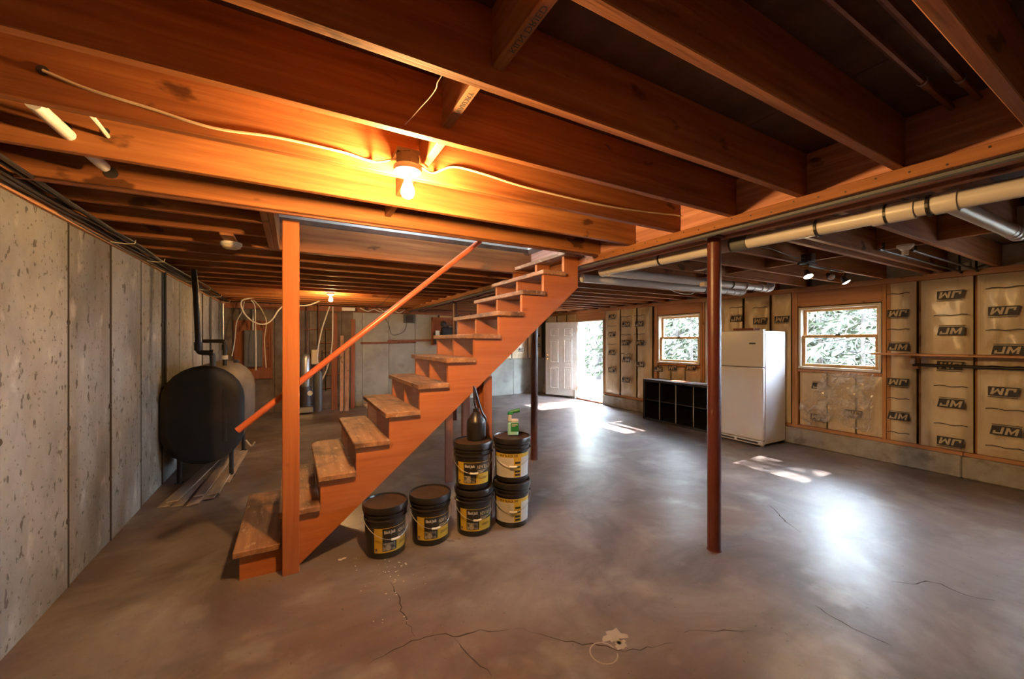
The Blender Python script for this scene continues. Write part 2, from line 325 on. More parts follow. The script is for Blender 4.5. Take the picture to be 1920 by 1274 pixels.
# ================================================================== SETTING
fl = tag(MB().box((XL-.3, YF-.3, -.15), (XR+.2, YB+.3, 0)).build('floor', 'floor'), 'stained grey brown concrete basement floor with cracks', 'floor', kind='structure')
def ribbon(path, wd, seed):
    random.seed(seed); m = MB(); pts = []
    for a, b in zip(path, path[1:]):
        A = atz(a[0], a[1], 0.0008); B = atz(b[0], b[1], 0.0008); k = max(2, int((B-A).length/0.035))
        for i in range(k):
            p = A.lerp(B, i/k); pts.append(p + Vector((random.uniform(-.009, .009), random.uniform(-.009, .009), 0)))
    n = len(pts); L_, R_ = [], []
    for i, p in enumerate(pts):
        d = (pts[min(i+1, n-1)]-pts[max(i-1, 0)]).normalized(); q = Vector((-d.y, d.x, 0))*wd*random.uniform(.3, 1.1)*min(1, .3+3*min(i, n-1-i)/n)
        L_.append(p+q); R_.append(p-q)
    m._add(L_+R_, [(i, i+1, n+i+1, n+i) for i in range(n-1)])
    return m
def z8(p): return (640+p[0]/2.6875, 800+p[1]/2.6875)
def z9(p): return (1280+p[0]/2.6875, 800+p[1]/2.6875)
for i, (fn, pth, wd) in enumerate([
        (z8, [(130,1200),(260,1130),(390,1070),(520,1050),(600,1060),(700,1030),(800,1035),(880,1010)], .005),
        (z8, [(880,1010),(1000,1045),(1130,1085),(1300,1100),(1430,1135),(1580,1115),(1700,1080)], .0035),
        (z8, [(250,780),(290,870),(310,950),(345,1010),(390,1070)], .004),
        (z8, [(570,1070),(620,1140),(700,1210),(790,1274)], .004),
        (z9, [(440,400),(520,480),(570,520),(620,545)], .006), (z9, [(670,905),(770,970),(900,1040),(1100,1130)], .007),
        (z9, [(1060,785),(1160,800),(1230,780),(1310,800),(1420,850),(1540,875),(1620,880)], .005), (z9, [(0,1035),(120,1030),(250,1028),(380,1045)], .004)]):
    ribbon([fn(p) for p in pth], wd, 30+i).build('crack', 'crack', fl)
random.seed(11)
for (px, py, r) in ((1150, 1195, .075), (1162, 1208, .05)):
    c = atz(px, py, .001); m = MB(); n = 18
    m._add([c + Vector((math.cos(2*PI*k/n), math.sin(2*PI*k/n)*.8, 0))*r*random.uniform(.35, 1.1) for k in range(n)], [list(range(n))]); m.build('plaster_mark', 'scuff', fl)
m = MB(); c = atz(1132, 1225, .001)
for k in range(22):
    a0, a1 = 2*PI*k/24, 2*PI*(k+1)/24
    m._add([c+Vector((math.cos(a0), math.sin(a0), 0))*.062, c+Vector((math.cos(a1), math.sin(a1), 0))*.062, c+Vector((math.cos(a1), math.sin(a1), 0))*.068, c+Vector((math.cos(a0), math.sin(a0), 0))*.068], [(0, 1, 2, 3)])
m.build('ring_mark', 'scuff', fl)

# left wall: formed concrete, one panel between each pair of form seams
wl = tag(MB().box((XL-.3, YF-.3, 0), (XL-.02, YB+.3, 2.50)).build('wall_left', 'seam'), 'poured concrete foundation wall with form seams on the left', 'wall', kind='structure')
seams = [YF, -1.8, -1.15, -.5, .15, .80, 1.45, 2.10, 2.75, 3.40, 4.04, 4.70, 5.36, 6.07, 6.78, 7.45, 8.15, 8.9, YB]
for a, b in zip(seams, seams[1:]):
    m = MB().box((XL-.03, a+.006, 0), (XL+random.uniform(-.006, .006), b-.006, 2.22)); m.build('concrete_panel', 'concrete', wl, bevel=.003)
for s_ in seams[1:-1]:
    MB().box((XL-.01, s_-.005, 0), (XL+.007, s_+.005, 2.22)).build('form_fin', 'seam', wl)
for s_ in seams[7:-1]:
    for z in (.45, 1.0, 1.62):
        MB().lathe([(.001, .010), (.012, .009), (.020, .004), (.024, -.006)], (XL, s_+random.uniform(-.01, .01), z+random.uniform(-.05, .05)), 8, 'x').build('form_tie', 'seam', wl)
MB().box((XL-.25, YF, 2.22), (XL+.02, YB, JZ-.001)).build('sill_plate', 'plate', wl)
MB().box((XL-.28, YF, JZ), (XL-.2, YB, FZ)).build('rim_board', 'joist_y', wl)

# back wall
wb = tag(MB().box((XL-.3, YB+.015, 0), (XR+.2, YB+.3, 2.5)).build('wall_back', 'seam'), 'grey concrete wall at the far end of the basement', 'wall', kind='structure')
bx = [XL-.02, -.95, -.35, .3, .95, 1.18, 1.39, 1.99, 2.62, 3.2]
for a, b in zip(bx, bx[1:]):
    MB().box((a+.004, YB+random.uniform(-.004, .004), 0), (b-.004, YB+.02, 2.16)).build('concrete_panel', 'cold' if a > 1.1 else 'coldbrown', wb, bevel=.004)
for a, b in ((3.2, 3.95), (3.95, 4.7), (4.7, 5.4), (5.4, XR+.1)):
    MB().box((a+.004, YB, 0), (b-.004, YB+.02, .98)).build('concrete_panel', 'cold', wb, bevel=.004)
MB().box((3.2, YB+.0, .98), (XR+.1, YB+.02, 1.02)).build('ledge_plate', 'curb', wb)
MB().box((XL, YB-.06, 2.16), (XR+.1, YB+.02, JZ-.002)).build('sill_plate', 'brownpost', wb)
MB().box((XL, YB+.02, JZ), (XR+.1, YB+.08, FZ)).build('rim_board', 'joist', wb)
tag(MB().box((XL-.3, YF-.3, 0), (XR+.2, YF, 2.6)).build('wall_front', 'concrete'), 'concrete wall behind the viewer', 'wall', kind='structure')

# ceiling: plywood sheets over joists
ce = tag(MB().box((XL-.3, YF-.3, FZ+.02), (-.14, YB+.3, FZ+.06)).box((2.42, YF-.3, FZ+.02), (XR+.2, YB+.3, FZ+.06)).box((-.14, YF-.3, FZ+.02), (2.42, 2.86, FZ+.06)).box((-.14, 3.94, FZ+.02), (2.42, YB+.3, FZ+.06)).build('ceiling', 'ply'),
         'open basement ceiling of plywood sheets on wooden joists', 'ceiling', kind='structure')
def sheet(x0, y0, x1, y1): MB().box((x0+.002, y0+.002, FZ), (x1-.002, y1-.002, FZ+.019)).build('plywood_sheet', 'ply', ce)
ys = [YF, -1.36, -.14, 1.08, 2.30]
for i, (a, b) in enumerate(zip(ys, ys[1:])):
    xs = [XL-.2, .65, 3.09, 5.53, XR+.1] if i % 2 else [XL-.2, -.57, 1.87, 4.31, XR+.1]
    for c, d in zip(xs, xs[1:]): sheet(c, a, d, b)
sheet(XL-.2, 2.30, .65, 2.86); sheet(.65, 2.30, 2.42, 2.86); sheet(XL-.2, 2.86, -.14, 3.94); sheet(2.42, 2.30, 4.31, 3.94); sheet(4.31, 2.30, XR+.1, 3.94)
for i, (a, b) in enumerate(zip([3.94, 5.16, 6.38, 7.6, 8.8], [5.16, 6.38, 7.6, 8.8, YB+.2])):
    xs = [XL-.2, .65, 3.09, 5.53, XR+.1] if i % 2 else [XL-.2, 1.87, 4.31, XR+.1]
    for c, d in zip(xs, xs[1:]): sheet(c, a, d, b)
GL = 2.42
LJ = [-2.2, -1.7, -1.3, -.9, -.5, -.08, .32, .70, 1.09, 1.475, 1.885, 2.305]
FJ = [4.36+.413*i for i in range(13)]
RJ = [-2.2, -1.7, -1.3, -.9, -.5, -.1, .30, .70, 1.11, 1.505, 1.625, 2.03, 2.45, 2.87, 3.27, 3.67] + [4.07+.413*i for i in range(14)]
def joist(x0, x1, y, z0=JZ): return MB().box((x0, y-.019, z0), (x1, y+.019, FZ-.001)).build('joist', 'joist', ce, bevel=.003)
for y in LJ: joist(XL-.19, GL, y)
for y in FJ: joist(XL-.19, GL, y)
for y in RJ: joist(2.70, XR+.07, y)
for y in (2.72, 2.76): joist(XL-.19, GL, y)                                    # double header along the stairwell
for y in (3.90, 3.94): joist(XL-.19, GL, y)
for x in (-.16, -.12): MB().box((x-.019, 2.78, JZ), (x+.019, 3.88, FZ-.001)).build('stairwell_header', 'joist_y', ce, bevel=.003)
for y in (3.07, 3.47): joist(XL-.19, -.18, y)
def block(x, ya, yb, z0): return MB().box((x-.019, ya+.0195, z0), (x+.019, yb-.0195, FZ-.002)).build('blocking', 'joist_y', ce, bevel=.003)
for x, ya, yb in ((.545, .70, 1.09), (.52, 1.09, 1.475), (.545, 1.475, 1.885), (.56, .32, .70), (.53, 1.885, 2.305), (.55, 2.305, 2.70)): block(x, ya, yb, 2.33)
for x, ya, yb in ((4.56, .70, 1.11), (4.60, 1.11, 1.505), (4.57, 1.625, 2.03), (4.6, 2.03, 2.45), (4.57, 2.45, 2.87), (4.6, .3, .7), (4.58, 2.87, 3.27), (4.6, 3.27, 3.67)): block(x, ya, yb, 2.31)
# printed grade stamps under two blocks
for (bxx, ya, yb, s) in ((.545, .70, 1.09, 'KILN DRIED'), (.52, 1.09, 1.475, 'WARDRY')):
    vs, fs = text(s, .034); cy = (ya+yb)/2; m = MB()
    m._add([Vector((bxx + v.y*.8, cy - v.x*1.0, 2.3292)) for v in vs], fs); m.build('grade_stamp', 'print', ce)
# stairwell above: white painted shaft
sw = tag(MB().box((-.22, 3.96, FZ+.0), (2.5, 4.06, 4.2)).box((-.22, 2.70, FZ+.06), (2.5, 2.80, 4.2)).box((-.30, 2.70, FZ+.06), (-.14, 4.06, 3.0)).box((-.30, 2.70, 3.0), (-.14, 3.05, 4.2)).box((-.30, 3.7, 3.0), (-.14, 4.06, 4.2)).box((-.30, 3.05, 3.8), (-.14, 3.7, 4.2)).box((2.42, 2.8, FZ+.06), (2.52, 4.06, 4.2)).box((-.3, 2.7, 4.2), (2.52, 4.06, 4.25)).build('wall_stairwell', 'drywall'),
         'white drywall lining of the stairwell above the joists', 'wall', kind='structure')

sp_ = thing('added_window_3', 'added unseen window high in the stairwell end wall, lighting the shaft', 'window', (-.22, 3.37, 3.0), kind='structure')  # added out of view to bring daylight onto the stairwell lining
MB().box((-.28, 3.051, 3.001), (-.16, 3.08, 3.799)).box((-.28, 3.67, 3.001), (-.16, 3.699, 3.799)).box((-.28, 3.08, 3.001), (-.16, 3.67, 3.03)).box((-.28, 3.08, 3.77), (-.16, 3.67, 3.799)).build('window_frame', 'frame', sp_)
MB().box((-.223, 3.075, 3.025), (-.217, 3.675, 3.775)).build('pane', 'glass', sp_)
# ---------------------------------------------------------------- right wall
DO = (7.083, 8.062, .03, 1.99)          # door opening y0 y1 z0 z1
W1 = (2.043, 2.968, 1.10, 1.985); W2 = (4.563, 5.506, 1.06, 2.01)
W3 = (-.45, .48, 1.10, 1.985)  # added opening beyond the view, lets in extra daylight
XO0, XO1 = 6.585, 6.65
m = MB(); ops = sorted([DO, W1, W2, W3]); y = YF-.3
for (a, b, c, d) in ops:
    m.box((XO0, y, 0), (XO1, a, FZ+.06)); m.box((XO0, a, 0), (XO1, b, c)); m.box((XO0, a, d), (XO1, b, FZ+.06)); y = b
m.box((XO0, y, 0), (XO1, YB+.3, FZ+.06))
wr = tag(m.build('wall_right', 'kraft2'), 'insulated stud wall with printed kraft batts on a concrete curb', 'wall', kind='structure')
y = YF
for a, b in ((YF, -1.0), (-1.0, 1.35), (1.35, 3.9), (3.9, 5.6), (5.6, DO[0]-.02), (DO[1]+.02, YB)):
    MB().box((6.38, a+.002, 0), (XO0, b-.002, .235)).build('curb_section', 'curb', wr, bevel=.012)
    MB().box((6.44, a+.002, .235), (XO0, b-.002, .275)).build('sill_plate', 'plate', wr, bevel=.003)
    if b < 8.5 or True: MB().box((6.42, a+.001, 2.215), (XO0, b-.001, JZ-.002)).build('top_plate', 'plate', wr, bevel=.003)
MB().box((6.42, DO[0]-.02, 2.215), (XO0, DO[1]+.02, JZ-.002)).build('top_plate', 'plate', wr)
MB().box((6.53, YF, JZ), (6.56, YB, FZ-.001)).build('rim_insulation', 'foil', wr)
def stud(y0, y1, z0=.275, z1=2.215, x0=XR): return MB().box((x0, y0, z0), (XO0, y1, z1)).build('stud', 'stud', wr, bevel=.003)
def header(y0, y1, z0, z1, x0=XR+.004): return MB().box((x0, y0, z0), (XO0-.004, y1, z1)).build('header', 'plate', wr, bevel=.003)
for (a, b, c, d) in (W1, W2, W3):
    stud(a-.048, a-.010); stud(b+.012, b+.050); stud(a-.088, a-.050, x0=XR+.01); stud(b+.052, b+.090, x0=XR+.01)
    header(a-.008, b+.010, d+.012, 2.212)
    header(a-.008, b+.010, c-.045, c-.008)
header(DO[0]-.02, DO[1]+.02, DO[3]+.03, 2.212)
for a in (DO[0]-.06, DO[1]+.022): stud(a, a+.038, .0 if a > 8 else .275)
for yy in (1.70, 1.262, .86, -.95, -1.4, -2.02, 3.35, 3.77, 4.18, 5.63, 6.06, 6.55, 8.55, 9.0): stud(yy-.019, yy+.019, x0=XR+.06)
def batt(y0, y1, z0, z1, x=XR+.005, dep=.042, seed=0, ny=14, nz=40):
    g = MB(); vs = []; ph = random.uniform(0, 50)
    for i in range(nz+1):
        for j in range(ny+1):
            u, v = j/ny, i/nz; yy = y0+(y1-y0)*u; zz = z0+(z1-z0)*v
            e = (1-abs(2*u-1)**4)*(1-abs(2*v-1)**14)
            nn = mnoise.noise((yy*3.2, zz*2.2, ph)) + .6*mnoise.noise((yy*9+zz*5, zz*4-yy*3, ph+9))
            vs.append(Vector((x - dep*e - (.020*nn + .010*mnoise.noise((yy*16-zz*9, zz*7+yy*8, ph+3)))*e + .004, yy, zz)))
    fs = [(i*(ny+1)+j, i*(ny+1)+j+1, (i+1)*(ny+1)+j+1, (i+1)*(ny+1)+j) for i in range(nz) for j in range(ny)]
    g._add(vs, fs)
    o = g.build('insulation_batt', 'kraft', wr, smooth=True)
    return o
# printed logo: a black slanted block with bare letters, a rule above
lg = MB(); lg._add([(0, -.105, -.048), (0, .105, -.048), (0, .088, .048), (0, -.105, .048)][::-1], [(0, 1, 2, 3)])
lg._add([(0, -.11, .058), (0, .09, .058), (0, .09, .064), (0, -.11, .064)], [(0, 1, 2, 3)])
lg.cur = 1
def stroke(*q): lg._add([(-.0025, -(x + z*.22), z) for x, z in q], [tuple(range(len(q)))])
stroke((-.030, .036), (-.012, .036), (-.012, -.036), (-.030, -.036)); stroke((-.078, -.036), (-.030, -.036), (-.030, -.020), (-.078, -.020)); stroke((-.078, -.020), (-.062, -.020), (-.062, -.002), (-.078, -.002))
stroke((.002, .036), (.020, .036), (.020, -.036), (.002, -.036)); stroke((.066, .036), (.084, .036), (.084, -.036), (.066, -.036)); stroke((.020, .036), (.043, -.004), (.043, -.034), (.020, .006)); stroke((.066, .036), (.043, -.004), (.043, -.034), (.066, .006))
LOGO = None
def logo(bt, px, py, up, xx, sc=1.0):
    global LOGO
    p = atx(px, py, xx)
    if LOGO is None: LOGO = lg.build('logo_print', ['print', 'printl'], bt, local=True); o = LOGO
    else: o = LOGO.copy(); COL.objects.link(o); o.parent = bt
    o.location = p; o.rotation_euler = (PI if up else 0, 0, 0); o.scale = (1, sc, sc)
def rule(bt, px, py, xx, wd=.22):
    p = atx(px, py, xx); n = 6; vs = []
    for k in range(n+1): vs.append(p + Vector((0, (k/n-.5)*wd, .006*math.sin(k*1.7))))
    g = MB(); g._add([v+Vector((0, 0, .005)) for v in vs]+[v-Vector((0, 0, .004)) for v in vs], [(i, i+1, n+i+2, n+i+1) for i in range(n)]); g.build('rule_print', 'print', bt)
PX = 6.374
b = batt(1.725, 1.955, .28, 2.21)
for px, py, u in ((1684, 588, 1), (1684, 651, 0), (1684, 717, 1), (1684, 781, 0)): logo(b, px, py, u, PX, .95)
for py in (551, 618, 748, 812): rule(b, 1684, py, PX, .2)
b = batt(1.28, 1.685, .28, 2.21)
for px, py, u in ((1782, 553, 1), (1782, 621, 0), (1782, 686, 1), (1782, 757, 0), (1782, 829, 1)): logo(b, px, py, u, PX)
for py in (591, 725, 797): rule(b, 1782, py, PX, .26)
b = batt(.875, 1.25, .28, 2.21)
for px, py, u in ((1882, 583, 1), (1888, 657, 0), (1882, 735, 1), (1885, 809, 0)): logo(b, px, py, u, PX)
for py in (539, 619, 688, 769, 840): rule(b, 1884, py, PX, .26)
batt(.60, .85, .28, 2.21); batt(-2.55, -2.06, .28, 2.21); batt(-2.0, -1.42, .28, 2.21); batt(-1.38, -.97, .28, 2.21); batt(-.93, -.56, .28, 2.21); batt(-.45, .48, .28, 1.05, dep=.02)
b1 = batt(2.045, 2.30, .28, 1.05, dep=.02, x=XR+.04, nz=14); b2 = batt(2.32, 2.62, .28, 1.05, dep=.02, x=XR+.04, nz=14); b3 = batt(2.64, 2.965, .28, 1.05, dep=.02, x=XR+.04, nz=14)
logo(b3, 1536, 724, 0, 6.44, .9); logo(b3, 1534, 783, 1, 6.44, .9); logo(b2, 1600, 776, 1, 6.44, .95)
b1 = batt(3.37, 3.75, .28, 2.21); b2 = batt(3.79, 4.16, .28, 2.21); b3 = batt(3.07, 3.33, .28, 2.21, dep=.03); b4 = batt(4.20, 4.46, .28, 2.21)
logo(b2, 1380, 598, 0, PX); logo(b1, 1425, 602, 1, PX); logo(b3, 1466, 599, 1, PX+.02)
rule(b2, 1380, 577, PX); rule(b1, 1425, 577, PX)
b1 = batt(4.57, 4.88, .28, 1.0, nz=14, dep=.03, x=XR+.03); b2 = batt(4.9, 5.2, .28, 1.0, nz=14, dep=.03, x=XR+.03); b3 = batt(5.22, 5.5, .28, 1.0, nz=14, dep=.03, x=XR+.03)
logo(b2, 1261, 690, 1, 6.425); logo(b1, 1296, 690, 1, 6.425); logo(b3, 1234, 693, 0, 6.425)
b1 = batt(5.65, 6.04, .28, 2.21); b2 = batt(6.08, 6.53, .28, 2.21); b3 = batt(6.57, 7.03, .28, 2.21)
for bt, px, py, u in ((b3, 1147, 595, 0), (b3, 1148, 627, 1), (b3, 1147, 662, 0), (b3, 1147, 694, 1), (b2, 1173, 609, 0), (b2, 1173, 643, 1), (b2, 1174, 675, 0), (b2, 1173, 713, 0), (b1, 1198, 608, 0), (b1, 1200, 643, 1), (b1, 1200, 684, 0)): logo(bt, px, py, u, PX, 1.1)
for bt, px, py in ((b3, 1147, 612), (b3, 1147, 646), (b2, 1173, 594), (b2, 1173, 628), (b2, 1173, 664), (b1, 1199, 592), (b1, 1199, 627)): rule(bt, px, py, PX, .3)
batt(8.12, 8.53, .28, 2.21); batt(8.57, 8.98, .28, 2.21); batt(9.02, 9.55, .28, 2.21)
# far wall insulation above the half wall
for i, (a, c) in enumerate(((3.25, 3.75), (3.78, 4.28), (4.31, 4.81), (4.84, 5.34), (5.37, 5.87), (5.9, 6.35))):
    g = MB(); vs = []; ny, nz = 8, 14; ph = i*7.1
    for q in range(nz+1):
        for j in range(ny+1):
            u, v = j/ny, q/nz; e = (1-abs(2*u-1)**4)*(1-abs(2*v-1)**12)
            vs.append((a+(c-a)*u, YB+.01-.05*e-.012*mnoise.noise((u*3, v*5, ph))*e, 1.02+1.13*v))
    g._add(vs, [(q*(ny+1)+j, q*(ny+1)+j+1, (q+1)*(ny+1)+j+1, (q+1)*(ny+1)+j) for q in range(nz) for j in range(ny)])
    bt = g.build('insulation_batt', 'kraft', wb, smooth=True)
    for z, up in ((1.25, 0), (1.55, 1), (1.85, 0)):
        if LOGO:
            o = LOGO.copy(); COL.objects.link(o); o.parent = bt; o.location = ((a+c)/2+.03*(i % 2), YB-.062, z+.12*(i % 2)); o.rotation_euler = (0 if not up else PI, 0, PI/2)

# ---------------------------------------------------------------- windows and door
def window(name, W, label):
    y0, y1, z0, z1 = W; x0, x1 = 6.455, 6.60
    t = thing(name, label, 'window', (XR, (y0+y1)/2, z0), kind='structure')
    g = MB().box((x0, y0, z0), (x1, y0+.03, z1)).box((x0, y1-.03, z0), (x1, y1, z1)).box((x0, y0+.03, z1-.03), (x1, y1-.03, z1)).box((x0-.015, y0, z0), (x1, y1, z0+.035))
    g.build('window_frame', 'frame', t, bevel=.003)
    zm = z0 + (z1-z0)*.52
    def sash(za, zb, x, nm):
        a, c = y0+.03, y1-.03; s = .042
        g = MB().box((x, a, za), (x+.035, a+s, zb)).box((x, c-s, za), (x+.035, c, zb)).box((x, a+s, zb-s*.8), (x+.035, c-s, zb)).box((x, a+s, za), (x+.035, c-s, za+s))
        o = g.build(nm, 'sash', t, bevel=.003)
        MB().box((x+.014, a+s-.005, za+s-.005), (x+.018, c-s+.005, zb-s*.8+.005)).build('pane', 'glass', o)
        return o
    sash(zm-.012, z1-.03, 6.54, 'upper_sash')
    lo = sash(z0+.035, zm+.022, 6.495, 'lower_sash')
    MB().box((6.485, (y0+y1)/2-.03, zm+.022), (6.53, (y0+y1)/2+.03, zm+.035)).build('sash_lock', 'iron', lo)
    MB().box((6.482, (y0+y1)/2-.04, z0+.048), (6.496, (y0+y1)/2+.04, z0+.058)).build('sash_lift', 'brass', lo)
    return t
window('window_1', W1, 'wooden double hung window above the hanging clear plastic')
window('window_2', W2, 'wooden double hung window above the black cube shelf')
window('added_window_4', W3, 'added double hung window out of view past the plank shelf, for more daylight')  # added unseen window that brightens the right side of the room
dt = thing('door_1', 'cream six panel steel door standing open to the woods', 'door', (6.45, 8.04, 0), kind='structure')
y0, y1, z0, z1 = DO
MB().box((6.44, y0, .0), (6.65, y0+.03, z1+.03)).build('jamb', 'frame', dt, bevel=.002); MB().box((6.44, y1-.03, .0), (6.65, y1, z1+.03)).build('jamb', 'frame', dt, bevel=.002)
MB().box((6.44, y0+.03, z1), (6.65, y1-.03, z1+.03)).build('head_jamb', 'frame', dt); MB().box((6.40, y0+.03, .0), (6.68, y1-.03, .04)).build('threshold', 'brownpost', dt, bevel=.004)
ang = R(28); hx, hy = 6.425, 8.045; dirv = Vector((-math.sin(ang), math.cos(ang), 0)); nrm = Vector((-dirv.y, dirv.x, 0))   # nrm points to the wall side
if nrm.x > 0: pass
LW, LH0, LH1 = .93, .06, 2.0
rotm = Matrix((dirv, Vector((0, 0, 1)), dirv.cross(Vector((0, 0, 1))))).transposed()      # local: along leaf, up, out
face = dirv.cross(Vector((0, 0, 1)))
if face.x > 0: face = -face
def leafbox(g, u0, u1, za, zb, d0, d1):
    pts = []
    for d in (d0, d1):
        for (u, z) in ((u0, za), (u1, za), (u1, zb), (u0, zb)): pts.append(Vector((hx, hy, z)) + dirv*u + face*d)
    return g._add(pts, [(0, 1, 2, 3), (7, 6, 5, 4), (0, 4, 5, 1), (1, 5, 6, 2), (2, 6, 7, 3), (3, 7, 4, 0)])
lf_ = leafbox(MB(), 0, LW, LH0, LH1, -.04, 0).build('door_leaf', 'door', dt, bevel=.003)
for (ua, ub) in ((.15, .38), (.55, .78)):
    for (za, zb) in ((1.63, 1.83), (.93, 1.53), (.24, .80)):
        g = MB()
        for (u0, u1, v0, v1) in ((ua, ub, za, za+.018), (ua, ub, zb-.018, zb), (ua, ua+.018, za, zb), (ub-.018, ub, za, zb)): leafbox(g, u0, u1, v0, v1, -.001, .008)
        leafbox(g, ua+.04, ub-.04, za+.04, zb-.04, -.001, .006)
        g.build('raised_panel', 'door', lf_, bevel=.003)
for z in (1.02, 1.12):
    p = Vector((hx, hy, z)) + dirv*(LW-.07)
    MB().tube([p, p+face*.05], .024 if z > 1.1 else .028, 12).ball(p+face*.06, .02 if z > 1.1 else .03).build('door_knob' if z < 1.1 else 'deadbolt', 'brass', lf_, smooth=True)
for z in (.3, 1.05, 1.8):
    MB().cyl((hx+.0, hy-.012, z-.05), (hx, hy-.012, z+.05), .009).build('hinge', 'brass', dt, smooth=True)

# ================================================================== GIRDER, COLUMNS
gd = thing('girder', 'long built up wooden girder carrying the joists on steel columns', 'beam', (2.58, YF, 2.25))
for i, x in enumerate((2.47, 2.54, 2.61)): MB().box((x+.002, YF+.01, 2.252+.004*(i % 2)), (x+.068, YB-.07, FZ-.002)).build('girder_ply', 'girder', gd, bevel=.004)
lf2 = MB().box((2.385, YF+.01, 2.222), (2.424, YB-.07, JZ-.001)).build('ledger', 'joist_y', gd, bevel=.003)
MB().box((2.426, YF+.01, JZ-.03), (2.468, YB-.07, FZ-.002)).build('girder_ply', 'girder', gd)
MB().box((2.682, YF+.01, 2.232), (2.722, YB-.07, JZ-.001)).build('ledger', 'girder', gd, bevel=.003)
for k in range(40):
    yy = .2 + k*.115
    MB().cyl((2.386, yy, 2.25+.012*((k*7) % 3-1)), (2.3825, yy, 2.25+.012*((k*7) % 3-1)), .0045, n=6).build('nail', 'iron', lf2)
tag(MB().tube([(2.450, YF+.05, 2.222), (2.450, YB-.1, 2.222)], .018, 8).build('conduit', 'panelgrey', smooth=True), 'grey metal conduit running along the girder underside', 'conduit')
def column(y, x, mat, label):
    t = thing('lally_column', label, 'column', (x, y, 0), 'steel columns under the girder')
    MB().lathe([(.0455, .0), (.0455, 2.235)], (x, y, 0), 20).build('shaft', mat, t, smooth=True)
    MB().lathe([(.05, 0), (.047, .008)], (x, y, 0), 20).build('base_ring', mat, t)
    MB().box((x-.075, y-.06, 2.236), (x+.055, y+.06, 2.250)).build('cap_plate', mat, t)
column(1.755, 2.645, 'redpaint', 'glossy oxide red steel column in the open floor nearest the viewer')
column(4.20, 2.665, 'redpaint2', 'dark brown steel column standing between the stacked pails and the open door')
column(7.03, 2.68, 'redpaint2', 'far dark steel column seen behind the upper stair treads')

# ================================================================== STAIRS
RISE, RUN = .195, .2285
st = thing('staircase', 'open riser orange stained wooden staircase with worn treads', 'staircase', (0, 3.45, 0))
poly = [(.0235, 0), (-.295, 0)]
xr = -.295
for k in range(1, 13):
    poly.append((xr, k*RISE-.04)); xr += RUN
    if k < 12: poly.append((xr, k*RISE-.04))
poly += [(2.38, 12*RISE-.04), (2.38, .853*2.38-.02)]
for ya, yb in ((2.972, 3.010), (3.445, 3.483), (3.915, 3.953)):
    top = poly
    MB().prism(top, ya, yb).build('stringer', 'stringer', st)
for k in range(1, 13):
    x0 = -.32 + RUN*(k-1); x1 = x0 + RUN + .022; z1 = k*RISE; y0, y1 = 2.935, 4.0
    if k == 12: y0, y1 = 2.935, 3.875
    jx = random.uniform(-.008, .008)
    pl = [(x0+jx, y0), (x1, y0), (x1, y1), (x0+jx, y1)]
    if k == 3: pl = [(x0+.01, y0), (x1, y0), (x1, y1), (x0+.09, y1), (x0+.035, y1-.02), (x0+.01, y1-.07), (x0, y1-.14)]
    MB().prism_z(pl, z1-.039, z1).build('tread', 'tread', st, bevel=.005)
for (ya, mt, zz) in ((3.012, 'post', 1.30), (3.485, 'brownpost', 1.30), (3.957, 'brownpost', 1.25)):
    MB().box((1.405, ya, 0), (1.485, ya+.036, zz-.10)).build('support_post', mt, st, bevel=.003)
MB().box((1.375, 3.05, 0), (1.41, 3.13, 1.17)).build('support_post', 'post', st, bevel=.003)
MB().box((-.245, 2.974, .001), (-.207, 3.95, .12)).build('toe_board', 'brownpost', st)
# handrail hung behind the post
a = Vector((-.308, 3.0, .935)); d = Vector((1.303, 3.0, 2.284)) - a
MB().tube([a, a + d*1.04], .021, 14).build('handrail', 'rail', st, smooth=True)
pst = tag(MB().box((-.062, 2.885, 0), (.035, 2.968, JZ-.002)).build('newel_post', 'post', bevel=.004), 'orange stained square post beside the bottom stair tread', 'post')
MB().tube([(-1.1, 2.685, 2.268), (2.38, 2.685, 2.268)], .011, 8)
tag(MB().tube([(-1.12, 2.69, 2.262), (2.36, 2.69, 2.262)], .0115, 8).build('water_pipe', 'copper', smooth=True), 'copper water pipe clipped under the stairwell header behind the square post', 'pipe')

# ================================================================== PAILS
def sector(r, a0, a1, z0, z1, taper=0.0, n=10):
    vs = []; 
    for i in range(n+1):
        a = a0+(a1-a0)*i/n
        for z in (z0, z1): rr = r + taper*z; vs.append(Vector((rr*math.cos(a), rr*math.sin(a), z)))
    g = MB(); g._add(vs, [(2*i, 2*i+2, 2*i+3, 2*i+1) for i in range(n)]); return g
RB, RT, BH = .1335, .1430, .33
tp = (RT-RB)/BH
def bend(vs, a0, z0, r, sx=1.0, sz=1.0):      # letters: flat x,y -> on the pail wall (x grows to the viewer's right)
    out = []
    for v in vs:
        a = a0 + v.x*sx/r; z = z0 + v.y*sz; rr = r + tp*z
        out.append(Vector((rr*math.cos(a), rr*math.sin(a), z)))
    return out
TX = {}
def tx(s, size, bold=0.0):
    if (s, size) not in TX: TX[(s, size)] = text(s, size, bold)
    return TX[(s, size)]
